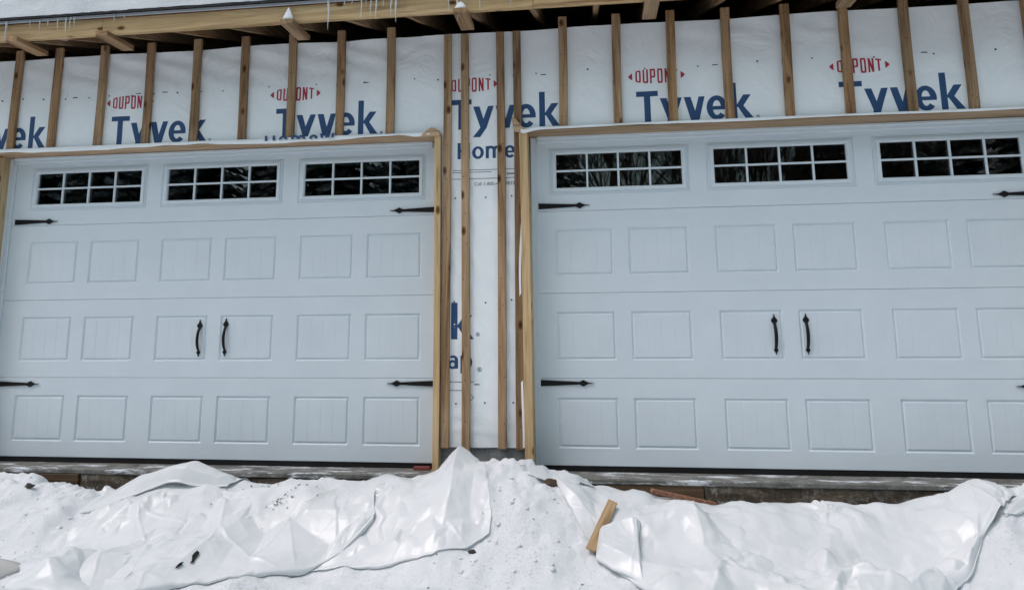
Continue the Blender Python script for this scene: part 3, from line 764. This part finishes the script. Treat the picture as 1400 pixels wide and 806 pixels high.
garage_door(-4.00, OPEN[0][0], OPEN[0][1], 'white panelled garage door left of the pillar, black hinges, fully in view', [(-2.655, .672, .922, 0.0), (-2.467, .676, .930, 0.0)],
            [(-4.13, 1.6+.028, 1), (-1.000, 1.6+.035, -1), (-4.155, .490, 1), (-1.000, .500, -1)])
garage_door(-.225, OPEN[1][0], OPEN[1][1], 'white panelled garage door right of the pillar, cut off by the right photo edge', [(1.118, .676, .925, 0), (1.305, .676, .927, 0)],
            [(-.325, 1.6+.035, 1), (2.785, 1.6+.03, -1), (-.33, .505, 1), (2.785, .492, -1)])
# stop moulding round each opening
for a, b in OPEN:
    for x, s in ((a, 1), (b, -1)):
        x0, x1 = sorted((x+s*.001, x+s*.045)); 
        if x == OPEN[0][1]: x0 = x-.014; x1 = x-.001
        box('stop_moulding', x0, x1, -.016, -.001, -.018, HZ-.002, M_vinyl, gar, bev=.003)
        if x != OPEN[0][1]: box('stop_moulding', *(sorted((x+s*.001, x+s*.018))), -.024, -.0165, -.018, HZ-.002, M_vinyl, gar, bev=.003)
    box('stop_moulding', a+.046, b-.046, -.026, -.001, HZ-.042, HZ-.001, M_vinyl, gar, bev=.004)
    box('stop_moulding', a+.046, b-.046, -.042, -.0265, HZ-.020, HZ-.0015, M_vinyl, gar, bev=.003)

# ================================================================== THINGS ON THE GROUND
o = box('shim_block', -1.14, -1.035, -.050, -.02, -.0255, -.004, M_rust, None, bev=.003)
tag(o, 'small dull red block on the sill under the left door near the pillar', 'block')

# --- plastic sheets: stiff film that creases into flat facets, pleats and hems
TX = np.arange(-5, 4, .02); TY = np.arange(-2.4, -.1, .02)
TG = terrain(*np.meshgrid(TX, TY, indexing='ij'))
def hL(x, y):
    fx = np.clip((x-TX[0])/.02, 0, len(TX)-1.01); fy = np.clip((y-TY[0])/.02, 0, len(TY)-1.01)
    i = fx.astype(int); j = fy.astype(int); fx = fx-i; fy = fy-j
    return (TG[i, j]*(1-fx)+TG[i+1, j]*fx)*(1-fy)+(TG[i, j+1]*(1-fx)+TG[i+1, j+1]*fx)*fy
def rot(x, y, d, sx=1, sy=1):
    c, s_ = math.cos(math.radians(d)), math.sin(math.radians(d)); return (x*c-y*s_)*sx, (x*s_+y*c)*sy
from mathutils.geometry import delaunay_2d_cdt
class Facets:
    """random points joined by Delaunay triangles: flat facets, straight creases (raster over the yard)"""
    X0, X1, Y0, Y1, ST = -3.5, 3.5, -1.9, -.05, .007
    def __init__(s, seed, dx, dy, ang, ridge=.004):
        rg_ = np.random.RandomState(seed); s.nx = int((s.X1-s.X0)/s.ST); s.ny = int((s.Y1-s.Y0)/s.ST)
        s.z = np.zeros((s.nx, s.ny)); s.r = np.zeros((s.nx, s.ny)); c, q = math.cos(math.radians(ang)), math.sin(math.radians(ang)); pts = []
        for i in range(-int(5/dx), int(5/dx)+1):
            for j in range(-int(5/dy), int(5/dy)+1):
                a = (i+.5*(j % 2)+rg_.uniform(-.42, .42))*dx; b_ = (j+rg_.uniform(-.42, .42))*dy
                x_, y_ = a*c-b_*q, a*q+b_*c-.9
                if s.X0-dx < x_ < s.X1+dx and s.Y0-dx < y_ < s.Y1+dx: pts.append((x_, y_))
        h = rg_.uniform(-1, 1, len(pts))
        vs, _, tris, _, _, _ = delaunay_2d_cdt([Vector(p_) for p_ in pts], [], [], 0, 0.00001)
        for t in tris:
            (ax, ay), (bx, by), (cx_, cy_) = [vs[k] for k in t]; ha, hb, hc = h[list(t)]
            i0 = max(0, int((min(ax, bx, cx_)-s.X0)/s.ST)); i1 = min(s.nx, int((max(ax, bx, cx_)-s.X0)/s.ST)+2)
            j0 = max(0, int((min(ay, by, cy_)-s.Y0)/s.ST)); j1 = min(s.ny, int((max(ay, by, cy_)-s.Y0)/s.ST)+2)
            if i1 <= i0 or j1 <= j0: continue
            gx_, gy_ = np.meshgrid(s.X0+np.arange(i0, i1)*s.ST, s.Y0+np.arange(j0, j1)*s.ST, indexing='ij')
            D_ = (by-cy_)*(ax-cx_)+(cx_-bx)*(ay-cy_)
            if abs(D_) < 1e-9: continue
            l1 = ((by-cy_)*(gx_-cx_)+(cx_-bx)*(gy_-cy_))/D_; l2 = ((cy_-ay)*(gx_-cx_)+(ax-cx_)*(gy_-cy_))/D_; l3 = 1-l1-l2
            ins = (l1 > -1e-6) & (l2 > -1e-6) & (l3 > -1e-6)
            e1 = math.hypot(bx-cx_, by-cy_); e2 = math.hypot(ax-cx_, ay-cy_); e3 = math.hypot(ax-bx, ay-by); ar = abs(D_)
            rr = 0
            for l, e, k1, k2 in ((l1, e1, t[1], t[2]), (l2, e2, t[0], t[2]), (l3, e3, t[0], t[1])):
                w_ = _perm[(k1*k2) % 64, (k1+k2) % 64]
                rr = rr+np.exp(-(l*ar/e/.007)**2)*max(0, w_*2-.7)
            blk = (slice(i0, i1), slice(j0, j1))
            s.z[blk] = np.where(ins, l1*ha+l2*hb+l3*hc, s.z[blk]); s.r[blk] = np.where(ins, rr, s.r[blk])
    def at(s, A_, x, y):
        fx = np.clip((x-s.X0)/s.ST, 0, s.nx-1.01); fy = np.clip((y-s.Y0)/s.ST, 0, s.ny-1.01)
        i = fx.astype(int); j = fy.astype(int); fx = fx-i; fy = fy-j
        return (A_[i, j]*(1-fx)+A_[i+1, j]*fx)*(1-fy)+(A_[i, j+1]*(1-fx)+A_[i+1, j+1]*fx)*fy
def facet_set(seed, ang): return (Facets(seed, .44, .20, ang), Facets(seed+1, .19, .10, ang-55), Facets(seed+2, .070, .042, ang+40))
def crumple(x, y, fs, seed):
    wx_ = x+.018*fbm(x*4, y*4, 2, seed); wy_ = y+.018*fbm(x*4, y*4, 2, seed+7)
    f0, f1, f2 = fs
    m1 = np.clip(.65+2.0*vnoise(x*2.1, y*2.1, seed+2), .2, 1); m2 = np.clip(.4+2.6*vnoise(x*2.6, y*2.6, seed+5), 0, 1)
    h = .060*f0.at(f0.z, wx_, wy_)+m1*.036*f1.at(f1.z, wx_, wy_)+m2*.024*f2.at(f2.z, wx_, wy_)
    return h+.005*f0.at(f0.r, wx_, wy_)+m1*.004*f1.at(f1.r, wx_, wy_)
def pleats(x, y, px, py, n, amp, rad, seed):
    """creases radiating from a pinch point"""
    d = np.hypot(x-px, y-py)+1e-6; a = np.arctan2(y-py, x-px)
    a = a+.8*np.sin(a*1.0+seed)+.5*vnoise(d*7, d*0+2, seed)
    w_ = np.abs(((a/(2*PI)*n+.5*vnoise(d*4, a*2, seed)) % 1)-.5)*2
    rad = rad*(.45+.9*np.abs(np.sin(a*.5+seed)))
    return amp*(1-w_)*np.exp(-(d/rad)**2)*np.clip(d/.04, 0, 1)*(.6+.8*_perm[(np.floor(a/(2*PI)*n).astype(int)*7) % 64, seed % 64])
def quadmap(c, n, m_):
    back, front = c
    s = np.linspace(0, 1, n); b = np.array(back); f = np.array(front)
    def pl(q):
        L = np.concatenate([[0], np.cumsum(np.hypot(*np.diff(q, axis=0).T))]); L /= L[-1]
        return np.stack([np.interp(s, L, q[:, 0]), np.interp(s, L, q[:, 1])], 1)
    B, Fp = pl(b), pl(f)
    t = np.linspace(0, 1, m_)[None, :, None]
    return B[:, None]*(1-t)+Fp[:, None]*t
def sheet(name, plan, label=None, seed=1, mat=M_tarp, n=330, m_=120, dirs=(20, -35), amp=1.0, clear=.006, hem=.022, pinch=(), over=None, parent=None, drop=.07, extra=None):
    P0 = quadmap(plan, n, m_); x = P0[..., 0].copy(); y = P0[..., 1].copy()
    s = np.linspace(0, 1, n)[:, None]; t = np.linspace(0, 1, m_)[None, :]
    # uneven outline
    e = np.clip(t*3-2, 0, 1)
    y = y+e*(.028*tri(x*3.3, y*0+seed, seed)+.012*tri(x*11, y*0, seed+2))
    x = x+(1-np.clip(s*9, 0, 1)-np.clip((s-1)*9+1, 0, 1)*-1)*.03*tri(y*5, y*0+2, seed+9)
    fs = facet_set(seed, dirs[0]); c = crumple(x, y, fs, seed)*amp
    for (px, py, k, am, rd) in pinch: c = c+pleats(x, y, px, py, k, am, rd, seed)
    base = hL(x, y)
    # film bridges the small lumps of the snow: average the ground below it
    sm = sum(hL(x+dx, y+dy) for dx in (-.06, 0, .06) for dy in (-.05, 0, .05))/9
    edge = np.minimum(np.minimum(s*12, (1-s)*12), np.minimum((1-t)*7, t*9)); edge = np.clip(edge, 0, 1)
    z = sm+.035*edge+c*(.35+.65*edge)+clear+.010
    if extra is not None: z = z+extra(x, y, s, t)
    low = base+clear
    z = z-drop*(1-t)**1.5; z = np.maximum(z, low)
    y = y+.45*(.03*fs[0].at(fs[0].z, -x, -1.9-y)+.016*fs[1].at(fs[1].z, -x, y))*amp*edge
    x = x+.012*fs[1].at(fs[1].z, x+.6, y)*amp*edge
    V = [np.stack([x, y, z], -1)]
    # rolled hem along the front edge: turns down and back under
    X1, Y1, Z1 = x[:, -1], y[:, -1], z[:, -1]
    gap = np.clip(Z1-(hL(X1, Y1)+.001), .006, .05); hv = np.clip(hem*(1+1.5*vnoise(X1*3, X1*0, seed)), .004, .06)
    ds = np.linspace(0, PI, 7)[1:]
    rows = [np.stack([X1, Y1-hv*.45*np.sin(q), Z1-np.minimum(gap, hv)*(1-np.cos(q))/2], -1) for q in ds]
    rows.append(np.stack([X1, Y1+.05, Z1-np.minimum(gap, hv)-.004], -1))
    V = np.concatenate([V[0], np.stack(rows, 1)], 1)
    F = grid_faces(V.shape[0], V.shape[1])[:, ::-1]
    o = part(name, V.reshape(-1, 3), F, mat, parent, smooth=True)
    if label: tag(o, label, 'plastic sheet')
    return o
#TARPS
A_back = [(-3.00, -.46), (-2.85, -.40), (-2.6, -.37), (-2.3, -.35), (-2.0, -.37), (-1.8, -.34), (-1.55, -.33), (-1.3, -.32), (-1.1, -.31), (-.95, -.30), (-.86, -.28), (-.80, -.25), (-.72, -.30), (-.66, -.36)]
B_front = [(-2.62, -1.35), (-2.25, -1.30), (-2.0, -1.05), (-1.75, -.95), (-1.33, -.92), (-1.06, -.95), (-.80, -.94), (-.64, -.88), (-.54, -.80), (-.54, -.74)]
A = sheet('plastic_sheet', (A_back, B_front), 'crumpled white plastic sheet before the left door, one corner peaked by the pillar', seed=11, n=420, m_=150, dirs=(28, -30), pinch=((-1.28, -.52, 11, .020, .18),), hem=.03)
f_back = [(-2.88, -.55), (-2.6, -.50), (-2.3, -.52), (-2.0, -.50), (-1.75, -.47), (-1.5, -.50), (-1.35, -.52), (-1.22, -.55)]
f_front = [(-2.66, -1.36), (-2.4, -1.40), (-2.1, -1.36), (-1.93, -1.24), (-1.69, -1.13), (-1.45, -.97), (-1.30, -.86), (-1.17, -.70)]
sheet('folded_flap', (f_back, f_front), seed=31, n=360, m_=130, dirs=(16, -42), clear=.022, hem=.045, parent=A, extra=lambda x, y, s, t: .015*np.sin(PI*s)*np.sin(PI*t))
c_back = [(-2.98, -.34), (-2.75, -.30), (-2.45, -.28), (-2.2, -.29), (-2.05, -.32)]
c_front = [(-2.93, -.62), (-2.72, -.60), (-2.5, -.56), (-2.3, -.52), (-2.12, -.48)]
sheet('folded_flap', (c_back, c_front), seed=41, n=160, m_=60, dirs=(10, -30), amp=.5, clear=.018, hem=.012, parent=A, extra=lambda x, y, s, t: .025*np.sin(PI*np.clip(s*1.05, 0, 1))*np.sin(PI*np.clip(t*.8+.12, 0, 1))+.03*np.exp(-((s-.62)/.12)**2)*t)
D_back = [(-.22, -.36), (-.05, -.34), (.35, -.33), (.7, -.31), (1.05, -.30), (1.4, -.28), (1.7, -.26), (2.0, -.24), (2.35, -.24), (2.62, -.26)]
D_front = [(-.24, -.46), (-.17, -.60), (-.06, -.78), (.11, -.97), (.25, -1.12), (.6, -1.22), (1.0, -1.18), (1.48, -1.02), (1.80, -.72), (2.02, -.50)]
D = sheet('plastic_sheet', (D_back, D_front), 'wide wrinkled white plastic sheet spread before the right door', seed=23, n=420, m_=150, dirs=(-8, 38), amp=1.45, pinch=((1.22, -.48, 9, .02, .22),), hem=.016)
sheet('folded_flap', ([(2.35, -.26), (2.7, -.25), (3.2, -.25)], [(1.98, -.60), (2.25, -.50), (3.1, -.5)]), seed=52, n=120, m_=80, dirs=(30, -30), parent=D, hem=.03, amp=.8)
sheet('folded_flap', ([(-.26, -.33), (-.12, -.35), (.02, -.37)], [(-.38, -.52), (-.24, -.50), (-.10, -.46)]), seed=57, n=90, m_=60, dirs=(60, 10), parent=D, hem=.02, amp=.45, clear=.008, drop=.03)
sheet('folded_flap', ([(.02, -.76), (.10, -.72), (.22, -.70)], [(-.005, -.90), (.07, -.96), (.20, -1.04)]), seed=63, n=80, m_=60, dirs=(70, 10), parent=D, hem=.02, amp=.6, clear=.026, drop=-.006)
#ENDTARPS
def tz(x, y): return float(terrain(x, y))

mb = MB(); rgd = random.Random(21)
for k in range(300):
    for _ in range(20):
        x = rgd.choice([rgd.uniform(-4.2, -2.9), rgd.uniform(-.72, -.18), rgd.uniform(-4.2, 2.6)]); y = rgd.uniform(-1.5, -.30)
        if float(cover(np.array(x), np.array(y))) < .02: break
    else: continue
    r_ = .004+.014*rgd.random()**2.5; z = float(terrain(x, y))-r_*.1; R3 = [(rgd.uniform(.7, 1.25)) for _ in range(14)]
    vs_ = [(0, 0, 1)]+[(math.cos(a)*math.cos(b), math.sin(a)*math.cos(b), math.sin(b)) for b in (.5, -.35) for a in [2*PI*i/6+b for i in range(6)]]+[(0, 0, -1)]
    mb.add([(x+v[0]*r_*q, y+v[1]*r_*q, z+v[2]*r_*.75*q) for v, q in zip(vs_, R3)], [(0, 1+i, 1+(i+1) % 6) for i in range(6)]+[(1+i, 7+i, 7+(i+1) % 6, 1+(i+1) % 6) for i in range(6)]+[(13, 7+(i+1) % 6, 7+i) for i in range(6)])
o = mb.build('snow_clods', M_snowc, smooth=True); tag(o, 'small loose clods of snow scattered over the trampled snow', 'snow', kind='stuff')

# --- trees across the yard (they show only in the window glass)
def spruce_mesh(h, seed):
    rg = random.Random(seed); V = []; F = []
    tiers = 34
    for i in range(tiers):
        t = i/(tiers-1); z = .8+(h-.8)*t; R = (h*.24)*(1-t)**.85+.12; nb = int(9+6*(1-t))
        for k in range(nb):
            a = 2*PI*(k+rg.random())/nb; r = R*rg.uniform(.7, 1.12); dz = -.28*r
            for s_ in range(4):
                r0 = r*(.12+.24*s_); r1 = r*(.12+.24*(s_+1.5)); wd = r*.16*rg.uniform(.7, 1.3)
                aa = a+rg.uniform(-.14, .14)
                c0 = (r0*math.cos(a), r0*math.sin(a), z+dz*r0/r); c1 = (r1*math.cos(aa), r1*math.sin(aa), z+dz*r1/r-.1*rg.random())
                px, py = -math.sin(a)*wd, math.cos(a)*wd
                n = len(V); V += [(c0[0]-px, c0[1]-py, c0[2]-.06), (c0[0]+px, c0[1]+py, c0[2]-.06), c1, (c0[0], c0[1], c0[2]+.10)]
                F += [(n, n+1, n+2), (n, n+2, n+3), (n+1, n+3, n+2)]
    return V, F
meshes = []
for sd, hh in ((1, 11.0), (2, 9.0)):
    V, F = spruce_mesh(hh, sd); me = bpy.data.meshes.new('crown'); me.from_pydata(V, [], F); me.materials.append(M_needle); meshes.append((me, hh))
n = 10; V = []; 
for i, (z, r) in enumerate(((-.5, .22), (3, .17), (6, .1), (9, .03))): V += [(r*math.cos(2*PI*k/n), r*math.sin(2*PI*k/n), z) for k in range(n)]
F = [(i*n+k, i*n+(k+1) % n, (i+1)*n+(k+1) % n, (i+1)*n+k) for i in range(3) for k in range(n)]
tm = bpy.data.meshes.new('trunk'); tm.from_pydata(V, [], F); tm.materials.append(M_bark)
spots = []
rg = random.Random(5)
for row, yy in enumerate((-17, -20.5, -24)):
    x = -26+row*1.3
    while x < 24:
        if not (.6 < x < 8.0): spots.append((x+rg.uniform(-.6, .6), yy+rg.uniform(-1, 1), rg.uniform(.85, 1.25)))
        x += 3.0
for x, y, s in spots:
    me, hh = meshes[rg.randrange(2)]
    r = bpy.data.objects.new('spruce_tree', None); col.objects.link(r); r.location = (x, y, BASE*K); r.rotation_euler = (0, 0, rg.uniform(0, 6)); r.scale = (s, s, s*1.05)
    tag(r, 'snow-dusted dark spruce across the yard behind the camera', 'tree', 'spruces across the yard')
    for nm, me_ in (('crown', me), ('trunk', tm)):
        c = bpy.data.objects.new(nm, me_); col.objects.link(c); c.parent = r

def bare_mesh(seed, h=10.0):
    rg_ = random.Random(seed); V = []; F = []
    def seg(a, b, ra, rb):
        d = (b-a).normalized(); u_ = d.orthogonal().normalized(); w_ = d.cross(u_); n = len(V)
        for c_, r_ in ((a, ra), (b, rb)):
            for k in range(4): V.append(tuple(c_+(u_*math.cos(k*PI/2)+w_*math.sin(k*PI/2))*r_))
        for k in range(4): F.append((n+k, n+(k+1) % 4, n+4+(k+1) % 4, n+4+k))
    def grow(p_, d, L, r_, dep):
        q_ = p_
        for k in range(3):
            d = (d+Vector((rg_.uniform(-1, 1), rg_.uniform(-1, 1), rg_.uniform(-.2, .5)))*.16).normalized(); n_ = q_+d*L/3; seg(q_, n_, r_*(1-k*.2), r_*(.8-k*.2)); q_ = n_
            if dep > 0 and k > 0 or dep == 5:
                for _ in range(2 if dep < 5 else 1):
                    e = (d+Vector((rg_.uniform(-1, 1), rg_.uniform(-1, 1), rg_.uniform(-.1, .8)))*.95).normalized(); grow(q_, e, L*.66, r_*.5, dep-1)
        if dep > 0: grow(q_, d, L*.75, r_*.6, dep-1)
    grow(Vector((0, 0, -.4)), Vector((0, 0, 1)), h*.42, h*.017, 5)
    me = bpy.data.meshes.new('branches'); me.from_pydata(V, [], F); me.materials.append(M_bark); return me
bms = [bare_mesh(3), bare_mesh(8, 9.0)]
for k, (x, y) in enumerate(((.9, -15.5), (2.2, -18), (3.3, -15), (4.3, -19), (5.6, -16), (6.9, -18.5), (8.0, -15.5))):
    o = bpy.data.objects.new('bare_tree', bms[k % 2]); col.objects.link(o); o.location = (x, y, BASE*K); o.rotation_euler = (0, 0, k*1.7)
    tag(o, 'leafless tree with thin branches across the yard behind the camera', 'tree', 'bare trees across the yard')

# --- scrap timber
def board_between(name, A, B, w, t, mat, label, cat, roll=0.0):
    """flat stick from A to B (drawing units)"""
    A = Vector(A); B = Vector(B); d = (B-A); L = d.length
    bm = bmesh.new(); bmesh.ops.create_cube(bm, size=1)
    for v in bm.verts: v.co = Vector((v.co.x*w*K, v.co.y*L*K, v.co.z*t*K))
    bmesh.ops.bevel(bm, geom=bm.edges[:], offset=.0015, segments=1, affect='EDGES')
    me = bpy.data.meshes.new(name); bm.to_mesh(me); bm.free(); me.materials.append(mat)
    o = bpy.data.objects.new(name, me); col.objects.link(o)
    q = d.to_track_quat('Y', 'Z'); o.rotation_mode = 'QUATERNION'
    from mathutils import Quaternion
    o.rotation_quaternion = q @ Quaternion((0, 1, 0), roll)
    o.location = (A+B)/2*K
    return tag(o, label, cat)
def on_sheet(o, x, y):
    """height of a sheet above plan point x, y"""
    if not hasattr(on_sheet, 'c'): on_sheet.c = {}
    if o.name not in on_sheet.c:
        a_ = np.empty(len(o.data.vertices)*3); o.data.vertices.foreach_get('co', a_); on_sheet.c[o.name] = (a_.reshape(-1, 3)+np.array(worldloc(o)))/K
    v_ = on_sheet.c[o.name]; d_ = (v_[:, 0]-x)**2+(v_[:, 1]-y)**2; i_ = np.argsort(d_)[:6]
    return float(v_[i_, 2].max())
board_between('lath_offcut', (-.035, -.875, on_sheet(D, -.03, -.84)+.006), (.085, -.60, on_sheet(D, .085, -.60)+.030), .050, .010, W_lath, 'short tan wooden lath end sticking out of the right plastic sheet', 'wood scrap', .35)
board_between('board_offcut', (.30, -.40, tz(.30, -.36)+.035), (.66, -.30, tz(.66, -.30)+.05), .028, .022, W_red, 'reddish brown board end lying against the sill before the right door', 'wood scrap')
# grey curved end of a sheet at the bottom left
V = []; n = 26; m_ = 14
for i in range(n):
    for j in range(m_):
        u_ = i/(n-1); v_ = j/(m_-1)
        x = -3.30+.50*u_; yy = -1.10-.34*v_-.22*u_*v_
        z = BASE+.02+.105*math.cos(u_*PI*.5)**.6*math.sin(min(1, v_*1.4+.35)*PI*.5)-.10*v_**3+.006*float(fbm(u_*5, v_*5, 2, 71))
        V.append((x, yy, z))
o = part('sheet_corner', V, grid_faces(n, m_)[:, ::-1], M_tarpg, smooth=True); o.modifiers.new('thickness', 'SOLIDIFY').thickness = .004
tag(o, 'grey curved corner of stiff plastic at the bottom left of the snow', 'plastic scrap')
# dark frozen clods and twigs showing through the snow, and one lump for a dark cavity
def clod(x, y, r, lab, sq=.5, mat=None):
    n = 9; m_ = 6; V = []; sd = random.randrange(60)
    for i in range(m_):
        t = i/(m_-1)*PI
        for k in range(n):
            a = 2*PI*k/n; q = 1+.9*float(vnoise(k*.9+sd, i*.9, sd))
            V.append((x+r*math.sin(t)*math.cos(a)*q, y+r*.6*math.sin(t)*math.sin(a)*q, tz(x, y)+.004+r*sq*math.cos(t)*q))
    F = [(i*n+k, (i+1)*n+k, (i+1)*n+(k+1) % n, i*n+(k+1) % n) for i in range(m_-1) for k in range(n)]
    return tag(part('clod_or_cavity', V, F, mat or M_leaf, smooth=False), lab, 'clod')
clod(-3.36, -.52, .030, 'dark flat clod on the snow left of the left plastic sheet')
clod(-3.40, -.74, .034, 'low dark clod in the snow hollow at far left', .25)
clod(-3.52, -.76, .022, 'smaller dark clod beside the hollow at far left', .25)
clod(-.25, -.52, .045, 'dark brown lump standing in for the shaded cavity under the turned-up left edge of the right plastic sheet', .5, M_bark)  # no stone here: dark brown colour stands for the cavity's shade
clod(-.12, -.40, .014, 'tiny dark clod on the curled end of the right plastic sheet', .7)
clod(-.61, -.90, .022, 'dark clod under the front hem of the peaked plastic sheet', .4)
def tear(o, cx_, cy_, w_, l_, ang, seed):
    """ragged dark rip lying on the sheet"""
    rg_ = random.Random(seed); ps = []
    for k in range(14):
        a = 2*PI*k/14; rr = .6+.6*rg_.random(); u_ = w_*rr*math.cos(a); v_ = l_*rr*math.sin(a)
        X_ = cx_+u_*math.cos(ang)-v_*math.sin(ang); Y_ = cy_+u_*math.sin(ang)+v_*math.cos(ang); ps.append((X_, Y_, on_sheet(o, X_, Y_)+.006))
    c_ = np.mean(ps, 0); return part('torn_hole', [tuple(c_)]+ps, [(0, k+1, (k+1) % 14+1) for k in range(14)], M_rubber, o)
fl = [c for c in A.children if c.name.startswith('folded_flap')][0]
tear(fl, -1.93, -1.10, .012, .045, .2, 1); tear(fl, -1.955, -1.18, .006, .025, -.3, 2); tear(fl, -2.14, -1.27, .004, .028, -.1, 3)
mb = MB(); rgd = random.Random(4)
for k in range(150):
    x = rgd.gauss(-1.93, .10)+(.14 if k % 3 == 0 else 0); y = rgd.gauss(-.56, .06); z = on_sheet(A, x, y)+.004; r_ = rgd.uniform(.002, .008)
    mb.add([(x-r_, y, z), (x+r_*.6, y-r_*.8, z), (x+r_, y+r_*.5, z+.003), (x-r_*.3, y+r_*.9, z+.002)], [(0, 1, 2), (0, 2, 3)])
o = mb.build('leaf_litter', M_leaf, A); o['kind'] = 'stuff'
mb = MB(); rgd = random.Random(9)
for k in range(420):
    if k < 260: x = rgd.uniform(-4.2, 2.9); y = rgd.uniform(-1.6, -.9)
    else: x = rgd.uniform(-4.2, 2.8); y = rgd.uniform(-.9, -.3)
    r_ = rgd.uniform(.0015, .0055)*(1 if rgd.random() < .9 else 2); a = rgd.uniform(0, PI); z = tz(x, y)+.0015
    dx, dy = math.cos(a)*r_, math.sin(a)*r_; w_ = rgd.uniform(.25, .8)
    mb.add([(x-dx, y-dy, z), (x+dy*w_, y-dx*w_, z+.002), (x+dx, y+dy, z+.001), (x-dy*w_, y+dx*w_, z+.003)], [(0, 1, 2), (0, 2, 3)])
o = mb.build('fallen_specks', M_leaf); tag(o, 'fine dark specks and bits of debris scattered over the snow', 'debris', kind='stuff')
